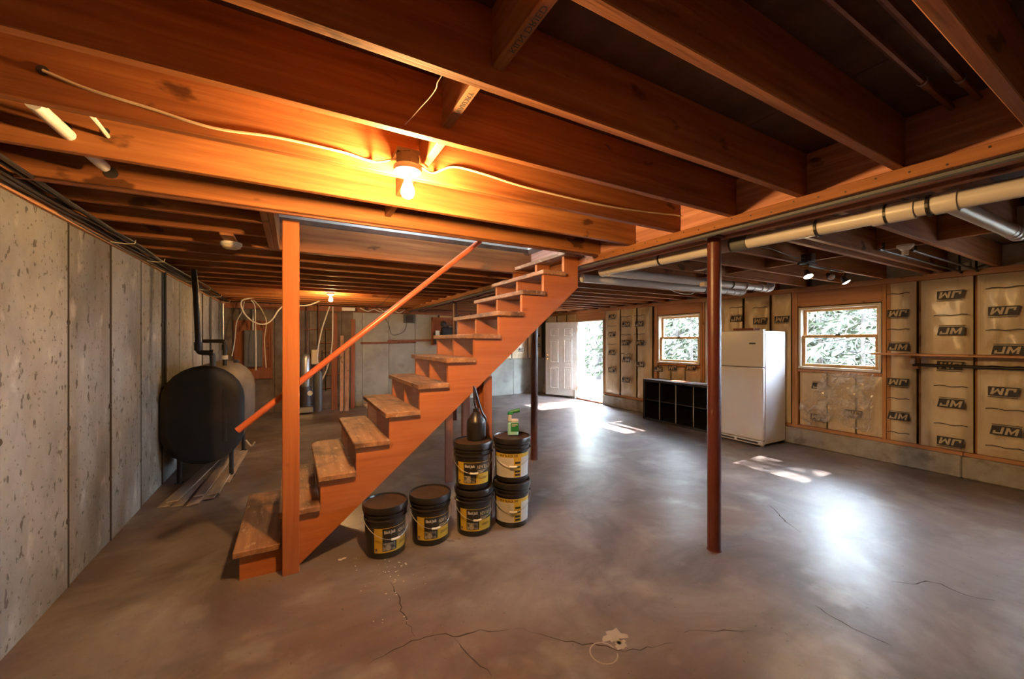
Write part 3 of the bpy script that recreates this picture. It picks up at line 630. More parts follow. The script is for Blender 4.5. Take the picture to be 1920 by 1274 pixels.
def make_pail(kind):
    t = thing('pail', 'x', 'pail', (0, 0, 0))
    body = MB().lathe([(.125, 0), (.131, .004), (RB, .012), (RB+tp*.25, .25), (RB+tp*.25+.007, .254), (RB+tp*.255+.007, .262), (RB+tp*.26, .266), (RB+tp*.285, .285), (.150, .289), (.150, .298), (RT, .302), (RT, .328)], n=36)
    body.build('body', 'blackplastic', t, smooth=True)
    lid = MB().lathe([(.147, .312), (.156, .316), (.157, .345), (.153, .356), (.147, .356), (.143, .344), (.02, .342), (.001, .342)], n=36)
    lo = lid.build('lid', ['blackplastic', 'lidtop'], t, smooth=True)
    me = lo.data
    for p in me.polygons:
        c = p.center
        if c.z < .35 and c.z > .3405 and math.hypot(c.x, c.y) < .142: p.material_index = 1
    A = -PI/2          # front of the pail faces -y
    g = .0006
    if kind == 'front':
        base = sector(RB+g, A-1.0, A+1.0, .045, .215, tp, 20).build('paper_label', 'yellow', t)
        sector(RB+2*g, A-.58, A+.12, .056, .212, tp).build('black_field', 'labblack', base)
        sector(RB+2*g, A+.12, A+.99, .128, .212, tp).build('black_field', 'labblack', base)
        sector(RB+3*g, A-.55, A+.05, .060, .112, tp).build('roof_picture', 'labgrey', base)
        sector(RB+2*g, A-.95, A-.84, .050, .075, tp).build('barcode', 'labgrey', base)
        vs, fs = tx('Black Jack', .030, .0012); m = MB(); m._add(bend(vs, A-.23, .186, RB+4*g, .62), fs); m.build('brand_lettering', 'labwhite', base)
        vs, fs = tx('NEW BLACK', .046, .0004); m = MB(); m._add(bend(vs, A+.62, .176, RB+4*g, .46, .9), fs); m.build('name_lettering', 'labtan', base)
        for q, z in enumerate((.150, .142, .134)): sector(RB+4*g, A+.2, A+.7-.08*q, z, z+.003, tp).build('small_print', 'labtan', base)
        for z in (.085, .095): sector(RB+4*g, A+.3, A+.8, z, z+.004, tp).build('small_print', 'labblack', base)
    else:
        base = sector(RB+g, A-1.25, A+1.25, .045, .235, tp, 24).build('paper_label', 'labwhite', t)
        sector(RB+2*g, A-1.25, A+1.25, .205, .235, tp, 24).build('yellow_band', 'yellow', base)
        sector(RB+2*g, A+.05, A+.50, .048, .206, tp).build('yellow_band', 'yellow', base)
        vs, fs = tx('NEW BLACK 300', .026, .0005); m = MB(); m._add(bend(vs, A-.28, .219, RB+4*g, .8), fs); m.build('name_lettering', 'labblack', base)
        for z in (.155, .12, .085, .058):
            sector(RB+3*g, A+.12, A+.44, z, z+.017, tp).build('pictogram', 'labblack', base)
        for q in range(9): sector(RB+3*g, A-.75, A-.1-.04*(q % 3), .065+.015*q, .069+.015*q, tp).build('small_print', 'labtan', base)
        for q in range(9): sector(RB+3*g, A+.56, A+1.0-.04*(q % 3), .065+.015*q, .069+.015*q, tp).build('small_print', 'labtan', base)
    pts = []; r = .158
    for k in range(17):
        a = A - PI/2 + PI*k/16; dr = math.sin(PI*k/16)
        pts.append(Vector((r*math.cos(a), r*math.sin(a)*(1 if kind == 'front' else 1), .262 - .125*dr + .0)))
    b = MB().tube([p for p in pts], .0022, 6).build('bail_wire', 'steel', t, smooth=True)
    MB().tube([pts[7], pts[8], pts[9]], .008, 8).build('grip', 'porcelain', b, smooth=True)
    for s in (-1, 1): MB().lathe([(.011, -.004), (.012, .006), (.004, .012)], (s*.150, 0, .262), 10, 'x').build('bail_ear', 'blackplastic', t, smooth=True)
    return t
pf = make_pail('front'); pw = make_pail('white')
spots = [('front', .578, 2.905, 0, R(14), 'black pail with gold label, leftmost, alone beside the stair stringer'),
         ('front', .912, 2.915, 0, R(-2), 'black pail with gold label, second from the left on the floor'),
         ('front', 1.258, 2.880, 0, R(-14), 'bottom pail with gold label, under the pail carrying the black jug'),
         ('front', 1.25, 2.883, .357, R(-20), 'upper pail with gold label, carrying the black jug'),
         ('white', 1.590, 2.858, 0, R(-24), 'bottom pail with white and yellow label in the right stack'),
         ('white', 1.597, 2.868, .357, R(-25), 'upper pail with white and yellow label, carrying the spray bottle')]
first = {'front': pf, 'white': pw}; used = set()
for kind, x, y, z, rz, lab in spots:
    o = first[kind] if kind not in used else copy_tree(first[kind]); used.add(kind)
    o.location = (x, y, z); o.rotation_euler = (0, 0, rz); tag(o, lab, 'pail', 'black plastic pails')
# black jug on the upper pail
jt = thing('oil_jug', 'black jug with cone top and long slanted spout on a pail lid', 'jug', (1.30, 2.93, .7055))
jc = Vector((1.30, 2.93, .7055))
MB().lathe([(.072, 0), (.077, .006), (.077, .135), (.074, .150), (.030, .215), (.020, .225)], jc, 24).build('body', 'blackplastic', jt, smooth=True)
MB().lathe([(.026, .222), (.026, .246), (.010, .25)], jc, 16).build('cap', 'blackplastic', jt, smooth=True)
MB().tube([jc+Vector((0, 0, .24)), jc+Vector((-.015, 0, .30)), jc+Vector((-.022, 0, .43))], [.011, .009, .006], 10).build('spout', 'blackplastic', jt, smooth=True)
MB().tube(smoothpath([jc+Vector((.070, 0, .11)), jc+Vector((.085, 0, .155)), jc+Vector((.045, 0, .23)), jc+Vector((-.015, 0, .42))]), .009, 8).build('hose', 'blackplastic', jt, smooth=True)
# hose-end sprayer bottle
bc = Vector((1.62, 2.885, .7055)); bt_ = thing('spray_bottle', 'turquoise spray bottle with green hose end nozzle on a pail lid', 'bottle', bc)
rz_ = Matrix.Rotation(R(-26), 3, 'Z')
def rb(g, x, y, z, sx, sy, sz): g.obox(bc + rz_ @ Vector((x, y, z)), (sx, sy, sz), rz_); return g
rb(MB(), 0, 0, .055, .092, .055, .110).build('bottle', 'teal', bt_, bevel=.010)
rb(MB(), .012, 0, .122, .068, .05, .035).build('shoulder', 'labwhite', bt_, bevel=.012)
rb(MB(), -.028, 0, .148, .030, .036, .06).build('neck', 'labwhite', bt_, bevel=.006)
g = rb(MB(), .012, -.0282, .072, .066, .002, .070); lb = g.build('paper_label', 'green', bt_)
rb(MB(), .012, -.0296, .094, .05, .001, .008).build('lettering', 'labwhite', lb); rb(MB(), .002, -.0296, .082, .03, .001, .005).build('lettering', 'labwhite', lb)
g = rb(MB(), -.025, 0, .185, .045, .04, .03); hd = g.build('spray_head', 'green', bt_, bevel=.008)
p = bc + rz_ @ Vector((-.02, 0, .195)); q = bc + rz_ @ Vector((.055, 0, .212)); MB().cyl(p, q, .014, .017, 12).build('nozzle', 'green', hd, smooth=True)

# ================================================================== OIL TANK
tk = thing('oil_tank', 'black upright oval heating oil tank beside the concrete wall', 'tank', (-.825, 5.95, 0))
def stadium(y, ins, cx=-.825, zc=.72, r=.352, hs=.165, n=12):
    rr = max(.004, r-ins); hh = hs if ins < .2 else hs
    pts = [(cx+rr*math.cos(PI*k/n), zc+hh+rr*math.sin(PI*k/n)) for k in range(n+1)] + [(cx+rr*math.cos(PI+PI*k/n), zc-hh+rr*math.sin(PI+PI*k/n)) for k in range(n+1)]
    return [Vector((x, y, z)) for x, z in pts]
MB().loft([stadium(5.225, 0), stadium(5.4, 0), stadium(6.6, 0), stadium(6.67, .004), stadium(6.70, .05), stadium(6.71, .3)]).build('shell', 'tankside', tk, smooth=True)
MB().loft([stadium(5.165, .32), stadium(5.168, .12), stadium(5.175, .05), stadium(5.185, .018), stadium(5.20, -.003), stadium(5.235, -.004)]).build('end_plate', 'tank', tk, smooth=True)
MB().box((-.66, 5.158, .42), (-.625, 5.17, .98)).build('gauge_strip', 'tank', tk, bevel=.004)
for x in (-1.05, -.60):
    for y in (5.32, 6.5): MB().cyl((x, y, 0), (x, y, .36), .022).lathe([(.04, 0), (.04, .006)], (x, y, 0), 12).build('leg', 'iron', tk, smooth=True)
vp = MB().tube(smoothpath([(-.935, 5.35, JZ-.01), (-.915, 5.35, 1.95), (-.90, 5.35, 1.52), (-.895, 5.35, 1.40), (-.86, 5.35, 1.375), (-.80, 5.35, 1.37), (-.775, 5.35, 1.345), (-.772, 5.35, 1.22)], 4), .028, 12).build('vent_pipe', 'iron', tk, smooth=True)
for p0, p1 in (((-.899, 5.35, 1.49), (-.897, 5.35, 1.40)), ((-.80, 5.35, 1.37), (-.765, 5.35, 1.37))): MB().cyl(p0, p1, .037).build('elbow_fitting', 'iron', vp, smooth=True)
fp = MB().tube(smoothpath([(-.89, 5.55, 1.50), (-.75, 5.55, 1.50), (-.70, 5.55, 1.495), (-.69, 5.55, 1.47), (-.69, 5.55, 1.22)], 4), .021, 10).build('fill_pipe', 'iron', tk, smooth=True)
MB().cyl((-.69, 5.55, 1.29), (-.69, 5.55, 1.335), .031).build('coupling', 'pvcw', fp, smooth=True); MB().cyl((-.69, 5.55, 1.40), (-.69, 5.55, 1.46), .03).build('elbow_fitting', 'iron', fp, smooth=True)
MB().lathe([(.03, 1.24), (.034, 1.262), (.02, 1.275)], (-.60, 5.75, 0), 12).build('gauge_cap', 'rubber', tk, smooth=True)
MB().tube(smoothpath([(-.5, 5.7, .30), (-.44, 5.6, .25), (-.40, 5.55, .3)], 4), .01, 6).build('drain_valve', 'porcelain', tk)
# clapboards under the tank
random.seed(3)
cb = [(-1.02, 4.60, -.86, 6.05, .008, 'bottom clapboard nearest the concrete wall under the tank'), (-.92, 4.56, -.80, 6.2, .008, 'flat clapboard second from the wall under the tank'),
      (-.97, 4.66, -.84, 6.0, .024, 'top clapboard lying over the ones nearest the wall'), (-.80, 4.52, -.72, 6.3, .008, 'middle clapboard sticking out below the tank'),
      (-.70, 4.62, -.66, 6.25, .008, 'clapboard fourth from the wall under the tank'), (-.78, 4.70, -.70, 6.3, .024, 'upper middle clapboard of the pile under the tank'),
      (-.67, 4.68, -.62, 6.35, .024, 'clapboard near the outer edge of the pile under the tank'), (-.61, 5.05, -.56, 6.4, .010, 'short white clapboard beside the outer front tank leg')]
for x0, y0, x1, y1, z, lab in cb:
    d = Vector((x1-x0, y1-y0, 0)); n = Vector((d.y, -d.x, 0)).normalized()
    ww = .088 if 'short' not in lab else .045; g = MB(); p0 = Vector((x0, y0, z)); p1 = Vector((x1, y1, z))
    vs = [p0-n*ww/2, p0+n*ww/2, p1+n*ww/2, p1-n*ww/2]; vs = vs + [vs[0]+Vector((0, 0, .005)), vs[1]+Vector((0, 0, .013)), vs[2]+Vector((0, 0, .013)), vs[3]+Vector((0, 0, .005))]
    g._add(vs, [(0, 3, 2, 1), (4, 5, 6, 7), (0, 1, 5, 4), (1, 2, 6, 5), (2, 3, 7, 6), (3, 0, 4, 7)])
    tag(g.build('clapboard', 'clapboard'), lab, 'board', 'old clapboards under the tank')

# ================================================================== FRIDGE, SHELVES
fx, fy0, fy1, fh = 5.755, 3.09, 3.85, 1.655
ft = thing('refrigerator', 'white top freezer refrigerator between the two windows', 'refrigerator', (6.1, 3.47, 0))
MB().box((fx+.07, fy0+.004, .03), (6.36, fy1-.004, fh-.01)).build('body', 'fridge', ft, bevel=.012)
MB().box((fx+.06, fy0+.015, .045), (fx+.07, fy1-.015, fh-.02)).build('door_gasket', 'rubber', ft)
fd = MB().box((fx, fy0, 1.128), (fx+.062, fy1, fh)).build('freezer_door', 'fridge', ft, bevel=.014)
rd = MB().box((fx, fy0, .085), (fx+.062, fy1, 1.118)).build('fridge_door', 'fridge', ft, bevel=.014)
MB().box((fx-.004, fy0+.10, 1.455), (fx+.002, fy0+.19, 1.478)).build('name_plate', 'rubber', fd, bevel=.003)
MB().box((fx+.01, fy0+.01, fh), (fx+.09, fy0+.05, fh+.012)).build('hinge_cover', 'fridge', ft, bevel=.004)
gk = MB().box((fx+.02, fy0+.01, .02), (fx+.07, fy1-.01, .078)).build('toe_grille', 'white', ft, bevel=.004)
for a in (.08, .42): MB().box((fx+.014, fy0+a, .036), (fx+.02, fy0+a+.30, .062)).build('grille_slot', 'rubber', gk)
for y in (fy0+.06, fy1-.06):
    for x in (fx+.09, 6.3): MB().lathe([(.018, 0), (.018, .032)], (x, y, 0), 10).build('foot', 'rubber', ft)
MB().box((fx+.022, fy0+.012, .005), (fx+.06, fy0+.045, .03)).build('hinge_bracket', 'steel', ft)
tag(MB().box((6.12, 3.42, fh-.008), (6.30, 3.74, fh+.045)).build('wood_offcut', 'brownpost', bevel=.003), 'reddish brown wood offcut lying on top of the refrigerator', 'board')
sx, sy0, sy1, sh, sd = 5.90, 3.90, 5.38, .77, .39
ct = thing('cube_shelf', 'black cube shelf lying on its long side under the window', 'shelf', (sx+sd/2, (sy0+sy1)/2, 0), rz=0)
MB().box((sx, sy0, 0), (sx+sd, sy1, .042)).build('bottom_panel', 'blackwood', ct, bevel=.002); MB().box((sx, sy0, sh-.042), (sx+sd, sy1, sh)).build('top_panel', 'blackwood', ct, bevel=.002)
for y in (sy0, sy1-.042): MB().box((sx, y, .042), (sx+sd, y+.042, sh-.042)).build('side_panel', 'blackwood', ct)
cw = (sy1-sy0-.084)/4
for i in range(1, 4): MB().box((sx+.004, sy0+.042+cw*i-.008, .042), (sx+sd-.002, sy0+.042+cw*i+.008, sh-.042)).build('upright_divider', 'blackwood', ct)
for i in range(4): MB().box((sx+.004, sy0+.042+cw*i+.009, sh/2-.008), (sx+sd-.002, sy0+.042+cw*(i+1)-.009, sh/2+.008)).build('shelf_divider', 'blackwood', ct)
MB().box((sx+sd-.006, sy0+.03, .03), (sx+sd-.001, sy1-.03, sh-.03)).build('back_panel', 'blackwood', ct)
for i in (1, 2, 3): MB().box((sx+.001, sy0+.042+cw*i-.007, .05), (sx+.004, sy0+.042+cw*i+.007, sh-.05)).build('edge_strip', 'steel', ct)
tag(MB().box((6.02, 4.55, sh), (6.20, 4.85, sh+.008)).build('leaflet', 'orange'), 'orange leaflet lying on top of the black cube shelf', 'leaflet')
tag(MB().box((6.03, 4.22, sh), (6.22, 4.50, sh+.004)).build('paper_sheet', 'labwhite'), 'white paper sheet on the cube shelf near the red column', 'paper')
# plank shelf on the right wall
ws = thing('plank_shelf', 'long thin plank shelf fixed across the printed insulation', 'shelf', (6.25, 1.3, 1.34))
MB().box((6.10, .62, 1.335), (6.385, 2.03, 1.355)).build('plank', 'plate', ws, bevel=.002)
MB().tube([(6.33, .62, 1.225), (6.33, 1.72, 1.225)], .017, 10).build('hanging_rod', 'iron', ws, smooth=True)
for y in (1.70, .86): MB().box((6.34, y-.018, 1.18), (6.386, y+.018, 1.334)).box((6.16, y-.009, 1.30), (6.34, y+.009, 1.334)).build('bracket', 'stud', ws)
MB().box((6.30, 1.70, 1.235), (6.335, 1.735, 1.30)).build('rod_clip', 'pvcw', ws)
# crumpled clear plastic below the window
random.seed(21)
g = MB(); ny, nz = 44, 36; vs = []
for i in range(nz+1):
    for j in range(ny+1):
        u, v = j/ny, i/nz
        lo = 2.06 + .05*v; hi = 2.56 + .34*min(1, v*1.25) + .02*math.sin(v*11)
        yy = lo + (hi-lo)*u; zz = 1.095 - v*(.70 + .05*math.sin(u*9) + .03*math.sin(u*23))
        fold = .5*math.sin(u*26 + 4*v + 3*mnoise.noise((u*3, v*3, 2))) * .022
        q = mnoise.noise((u*6, v*5, 1.3))*.04 + abs(mnoise.noise((u*11, v*8, 4.4)))*.06 + mnoise.noise((u*24, v*18, 7.1))*.010
        vs.append(Vector((6.355 + fold*(.4+.6*v) - q*(.5+.5*v) - (.05 if v < .1 else 0), yy + .02*mnoise.noise((u*12, v*12, 3)), zz + .02*mnoise.noise((u*9, v*9, 9)))))
g._add(vs, [(i*(ny+1)+j, i*(ny+1)+j+1, (i+1)*(ny+1)+j+1, (i+1)*(ny+1)+j) for i in range(nz) for j in range(ny)])
ps = tag(g.build('plastic_sheet', 'film'), 'crumpled clear plastic sheet hanging below the window', 'plastic sheet')
# ================================================================== LAMPS
def lampholder(name, c, label, bulbmat, box='boxdark', s=1.0):
    t = thing(name, label, 'lamp', c); c = Vector(c)
    MB().lathe([(.050, .025), (.052, .075), (.040, .082)], c, 8).build('junction_box', box, t)
    MB().lathe([(.030, -.012), (.058, .002), (.064, .016), (.062, .024), (.03, .026)], c, 24).build('socket_plate', 'porcelain', t, smooth=True)
    MB().lathe([(.014, -.026), (.020, -.022), (.020, -.006)], c, 14).build('socket', 'porcelain', t)
    MB().lathe([(.001, -.118), (.012, -.1165), (.023, -.110), (.0295, -.096), (.030, -.086), (.026, -.068), (.018, -.050), (.0145, -.036), (.0135, -.027)], c, 16).build('bulb', bulbmat, t, smooth=True)
    return t
L1 = Vector((.451, 1.775, 2.262))
lp1 = lampholder('ceiling_lamp', L1, 'bare glowing bulb in a white porcelain holder in the near joists', 'bulb')
MB().box((L1.x-.05, L1.y-.02, L1.z+.082), (L1.x+.05, 1.864, L1.z+.10)).build('mounting_cleat', 'boxdark', lp1)
lp2 = lampholder('ceiling_lamp', (.535, 7.05, 2.262), 'bare glowing bulb in the far joists above the water equipment', 'bulb2')
MB().box((.485, 7.02, 2.344), (.585, 7.22, 2.362)).build('mounting_cleat', 'boxdark', lp2)
lh = thing('lampholder', 'empty white porcelain lamp holder under blocking near the right wall', 'lamp holder', (4.50, 1.27, 2.27))
MB().lathe([(.055, .04), (.055, .025), (.03, .0), (.022, -.005), (.022, -.045), (.019, -.045), (.018, -.01)], (4.50, 1.27, 2.27), 18).build('holder', 'porcelain', lh, smooth=True)
# track light with three heads
tl = thing('track_light', 'bronze ceiling bar light with three swivel spot heads', 'lamp', (4.35, 1.85, 2.2))
MB().lathe([(.055, 2.235), (.058, 2.25), (.058, 2.31)], (4.20, 1.85, 0), 8).build('canopy', 'boxdark', tl)
MB().box((4.10, 1.815, 2.222), (4.30, 1.885, 2.236)).build('mounting_plate', 'boxdark', tl)
MB().tube([(4.02, 1.85, 2.205), (4.9, 1.85, 2.205)], .010, 8).build('bar', 'boxdark', tl, smooth=True)
MB().cyl((4.20, 1.85, 2.2), (4.20, 1.85, 2.24), .012).build('stem', 'boxdark', tl)
for x, dr, lit in ((4.09, (-.25, -.45, -1), 1), (4.50, (-.5, -.7, -.6), 0), (4.80, (.2, -.55, -1), 1)):
    a = Vector((x, 1.85, 2.195)); d = Vector(dr).normalized()
    e = a + Vector((0, -.03, -.05))
    h = MB().tube(smoothpath([a, a+Vector((0, -.045, -.012)), e]), .006, 6).build('arm', 'brass', tl, smooth=True)
    up = d.to_track_quat('Z', 'Y').to_matrix(); g = MB()
    g.lathe([(.010, -.005), (.016, .0), (.022, .028), (.038, .068), (.036, .068), (.02, .03)], (0, 0, 0), 16); g.v = [e + up @ v for v in g.v]
    sh_ = g.build('spot_head', 'boxdark', h, smooth=True)
    g = MB(); g.lathe([(.034, .060), (.030, .070), (.015, .075), (.001, .076)], (0, 0, 0), 16); g.v = [e + up @ v for v in g.v]
    g.build('lens', 'spot' if lit else 'porcelain', h, smooth=True)
sm = thing('smoke_detector', 'round white smoke detector under the joists beside the square post', 'smoke detector', (-.42, 3.71, 2.27))
MB().lathe([(.07, 2.262), (.072, 2.246), (.060, 2.234)], (-.42, 3.71, 0), 24).build('base', 'porcelain', sm, smooth=True); MB().lathe([(.058, 2.234), (.056, 2.222), (.04, 2.214), (.001, 2.212)], (-.42, 3.71, 0), 24).build('cover', 'cable', sm, smooth=True)
MB().box((-.46, 3.46, 2.262), (-.38, 3.95, 2.2795)).build('mounting_cleat', 'joist_y', sm)

# ================================================================== PIPES
dp = thing('drain_pipe', 'large white plastic drain pipe slung beside the girder', 'pipe', (2.80, 2, 2.2))
def dz(y): return 2.222 - .016*(3.1-y)
MB().tube([(2.80, -2.0, dz(-2.0)), (2.80, 3.05, dz(3.05))], .045, 18).build('pipe', 'pvc', dp, smooth=True)
for y0, y1 in ((.75, .92), (.60, .68), (3.0, 3.10)): MB().tube([(2.80, y0, dz(y0)), (2.80, y1, dz(y1))], .053, 18).build('coupling', 'pvc', dp, smooth=True)
MB().tube([(2.80, 1.60, dz(1.6)), (2.80, 1.72, dz(1.72))], .0515, 18).build('rubber_coupling', 'panelgrey', dp, smooth=True)
for y in (.86, 1.18, .70, 2.35): MB().lathe([(.0545, -.006), (.0545, .006)], (2.80, y, dz(y)), 18, 'y').build('hanger_strap', 'iron', dp)
MB().tube([(2.80, .64, dz(.64)), (3.0, .645, 2.19), (4.38, .66, 2.235)], .040, 16).build('branch_pipe', 'pvc', dp, smooth=True)
for x in (4.1, 4.2, 4.3): MB().lathe([(.045, -.02), (.045, .02)], (x, .657, 2.228), 16, 'x').build('coupling', 'pvc', dp, smooth=True)
MB().tube(smoothpath([(4.38, .66, 2.235), (4.46, .662, 2.25), (4.50, .662, 2.30), (4.50, .662, 2.45)], 4), .042, 14).build('elbow', 'pvc', dp, smooth=True)
for (y, x1, lab, z) in ((3.02, 5.62, 'white waste pipe nearer the viewer under the right hand joists', 2.205), (3.42, 5.66, 'white waste pipe farther from the viewer under the right hand joists', 2.20)):
    t = thing('waste_pipe', lab, 'pipe', (4, y, z), 'white waste pipes under the right joists')
    MB().tube([(2.80, y, z), (x1, y-.06, z+.01)], .046, 16).build('pipe', 'pvcw', t, smooth=True)
    for x in (x1-.15, x1-.02, x1-.5): MB().lathe([(.052, -.03), (.052, .03)], (x, y-.058, z+.008), 16, 'x').build('coupling', 'pvcw', t, smooth=True)
    MB().tube(smoothpath([(x1-.02, y-.06, z+.01), (x1+.06, y-.06, z+.02), (x1+.10, y-.06, z+.1), (x1+.10, y-.06, z+.3)], 4), .048, 14).build('elbow', 'pvcw', t, smooth=True)
    for x in (x1-.35, x1-.8): MB().lathe([(.0485, -.004), (.0485, .004)], (x, y-.05, z+.005), 16, 'x').build('hanger_strap', 'iron', t)
for (y, lab) in ((.535, 'copper pipe under the plywood near the upper right, left of the pair'), (.46, 'copper pipe under the plywood near the upper right, right of the pair')):
    t = thing('copper_pipe', lab, 'pipe', (1.5, y, 2.47), 'copper pipes under the dark plywood')
    MB().tube([(-1.0, y, 2.475), (2.40, y, 2.475)], .0115, 8).build('pipe', 'copper', t, smooth=True)
    MB().tube([(2.05+.1*(y < .5), y, 2.475), (2.12+.1*(y < .5), y, 2.475)], .0145, 10).build('fitting', 'copper', t, smooth=True)
    MB().lathe([(.0165, -.004), (.0165, .004)], (2.06+.1*(y < .5), y, 2.475), 10, 'x').build('clip', 'steel', t)
for p0, p1, r, lab in (((-.806, 2.04, 2.345), (-.80, 2.62, 2.345), .023, 'white plastic pipe passing through holes in the upper left joists'), ):
    tag(MB().tube([p0, p1], r, 14).build('plastic_pipe', 'pvcw', smooth=True), lab, 'pipe')
cable('cable_stub', [(-.662, 1.99, 2.345), (-.676, 2.15, 2.362), (-.686, 2.284, 2.368)], .0085, 'cablew', 'short white cable entering a joist hole beside the white plastic pipe', k=4)
# right-wall little supply pipes
for x0, y, lab in ((4.35, 1.36, 'thin dark supply pipe left of the empty lamp holder'), (4.62, 1.24, 'thin dark supply pipe right of the empty lamp holder')):
    tag(MB().tube(smoothpath([(x0, y, 2.33), (x0, y, 2.27), (x0+.05, y, 2.262), (6.30, y, 2.265), (6.36, y, 2.27), (6.36, y, 2.5)], 4), .010, 8).build('supply_pipe', 'iron', smooth=True), lab, 'pipe', 'thin supply pipes to the right wall')
hb = thing('hanging_box', 'beige plastic box dangling on wires beside the red column', 'box', (3.95, 2.72, 2.13))
MB().box((3.90, 2.70, 2.10), (4.06, 2.76, 2.145)).build('case', 'cable', hb, bevel=.005); MB().tube(smoothpath([(3.95, 2.73, 2.145), (3.94, 2.73, 2.22), (3.96, 2.73, 2.29)], 4), .003, 5).build('wire', 'cabled', hb); MB().box((3.93, 2.70, 2.289), (4.0, 2.85, 2.30)).build('cleat', 'cable', hb)

# ================================================================== CABLES
Y0 = 1.858
pts = [aty(px, py, Y0) for px, py in ((80, 132), (160, 165), (278, 202), (400, 240), (520, 258), (640, 285), (700, 303))] + [Vector((L1.x-.052, L1.y, L1.z+.05))]
cable('lamp_cable', pts, .0055, 'cable', 'cream cable stapled along the joist to the left of the near bulb')
pts = [Vector((L1.x+.05, L1.y, L1.z+.045))] + [aty(px, py, Y0) for px, py in ((812, 324), (850, 313), (905, 326), (960, 344), (1020, 360), (1130, 385), (1215, 398), (1262, 403))] + [Vector((2.40, 1.853, 2.39))]
cable('lamp_cable', pts, .0055, 'cable', 'cream cable running along the joist from the near bulb to the girder')
MB().lathe([(.016, -.001), (.016, .0015)], aty(80, 132, Y0+.007), 14, 'y').build('cable_hole', 'cabled', ce)
MB().lathe([(.028, -.001), (.028, .0015)], aty(118, 240, 2.2845), 14, 'y').build('pipe_hole', 'cabled', ce); MB().lathe([(.014, -.001), (.014, .0015)], aty(198, 246, 2.2845), 14, 'y').build('pipe_hole', 'cabled', ce)
MB().lathe([(.028, -.001), (.028, .0015)], (-.80, 2.6995, 2.345), 14, 'y').build('pipe_hole', 'cabled', ce)
# bundle of cables along the top of the left wall
random.seed(5)
for i, (dx, z, r) in enumerate(((.03, 2.235, .009), (.055, 2.248, .009), (.08, 2.255, .009), (.105, 2.262, .010), (.045, 2.262, .008), (.13, 2.262, .011))):
    pts = [(XL+dx+random.uniform(-.01, .01)+.02*math.sin(y*1.3+i), y, z+random.uniform(-.004, .004)) for y in [YF+.2+.6*k for k in range(20)]]
    cable('wall_cable', pts, r, 'cabled', ['dark cable closest to the concrete in the bundle along the left wall top', 'second dark cable from the concrete along the left wall top', 'third dark cable from the concrete along the left wall top',
          'fourth dark cable from the concrete along the left wall top', 'dark cable tucked above the bundle along the left wall top', 'outermost dark cable of the bundle along the left wall top'][i], group='cable bundle along the left wall', k=3)
for q, y in enumerate((4.72, 3.95, 6.1, 7.0, 8.0, 9.0)):
    o = MB().tube([(XL+.01, y, 2.232), (XL+.10, y+.02, 2.228), (XL+.155, y+.02, 2.235), (XL+.16, y+.02, 2.262)], .004, 5).build('cable_strap', 'staple')
    tag(o, ['pale cable strap nearest the tank pipe side, on the left wall bundle', 'first pale cable strap from the viewer on the left wall bundle', 'pale cable strap above the tank on the left wall bundle', 'pale cable strap just behind the tank vent pipe', 'pale cable strap near the far left corner', 'last pale cable strap in the far left corner'][q], 'strap', 'cable straps on the left wall')
# vertical conduits on left wall
for y, r, mt, lab in ((5.40, .014, 'rubber', 'dark vertical conduit on the left wall beside the tank'), (8.0, .014, 'rubber', 'dark vertical conduit on the left wall past the tank'), (9.3, .016, 'steel', 'grey vertical conduit near the far left corner')):
    tag(MB().tube([(XL+.018, y, .75 if y < 6 else .4), (XL+.018, y, 2.23)], r, 8).build('wall_conduit', mt, smooth=True), lab, 'conduit', 'conduits on the left wall')
# white loop of cable near the electric panel
cable('cable_loop', [aty(px, py, 8.49) for px, py in ((478, 558), (466, 560), (454, 564), (453, 577), (463, 594), (480, 606), (497, 608), (511, 599), (524, 580), (540, 572), (575, 573), (600, 564), (606, 558))], .013, 'cablew', 'thick white cable looping under the joists near the electric panel')
cable('cable_drop', [aty(px, py, 8.903) for px, py in ((470, 562), (478, 575), (479, 612), (480, 650), (480, 695))], .010, 'cablew', 'white cable dropping straight past the electric panel', k=4)
cable('cable_drop', [aty(px, py, 8.903) for px, py in ((474, 562), (488, 577), (498, 597), (499, 612), (496, 640), (499, 690))], .009, 'cable', 'tan cable falling from the loop to the right of the electric panel', k=4)
cable('cable_drop', [aty(px, py, 9.316) for px, py in ((458, 566), (454, 584), (444, 604), (440, 640), (435, 668))], .009, 'cablew', 'white cable curving down left of the electric panel', k=4)
cable('stair_wire', [aty(px, py, 6.5) for px, py in ((780, 505), (770, 515), (740, 545), (718, 568), (700, 578))], .004, 'cabled', 'thin black wire sagging behind the handrail under the joists', k=4)
cable('track_wire', [atz(px, py, 2.26) for px, py in ((1425, 462), (1450, 468), (1470, 476), (1495, 484))] + [Vector((4.15, 1.85, 2.27))], .004, 'cabled', 'thin wire running to the bronze spot bar light', k=4)
cable('sagging_wire', [(4.3, 3.66, 2.285), (4.6, 3.6, 2.17), (4.85, 3.55, 2.16), (5.1, 3.66, 2.285)], .006, 'cablew', 'white wire sagging under the waste pipes', k=5)
cable('cobweb', [aty(px, py, yy) for px, py, yy in ((828, 142, 1.12), (820, 155, 1.16), (818, 165, 1.2), (808, 180, 1.26), (790, 200, 1.34), (768, 225, 1.42), (760, 233, 1.455))], .0016, 'web', 'dusty cobweb strand hanging between the near joists', 'cobweb', k=4, n=5)

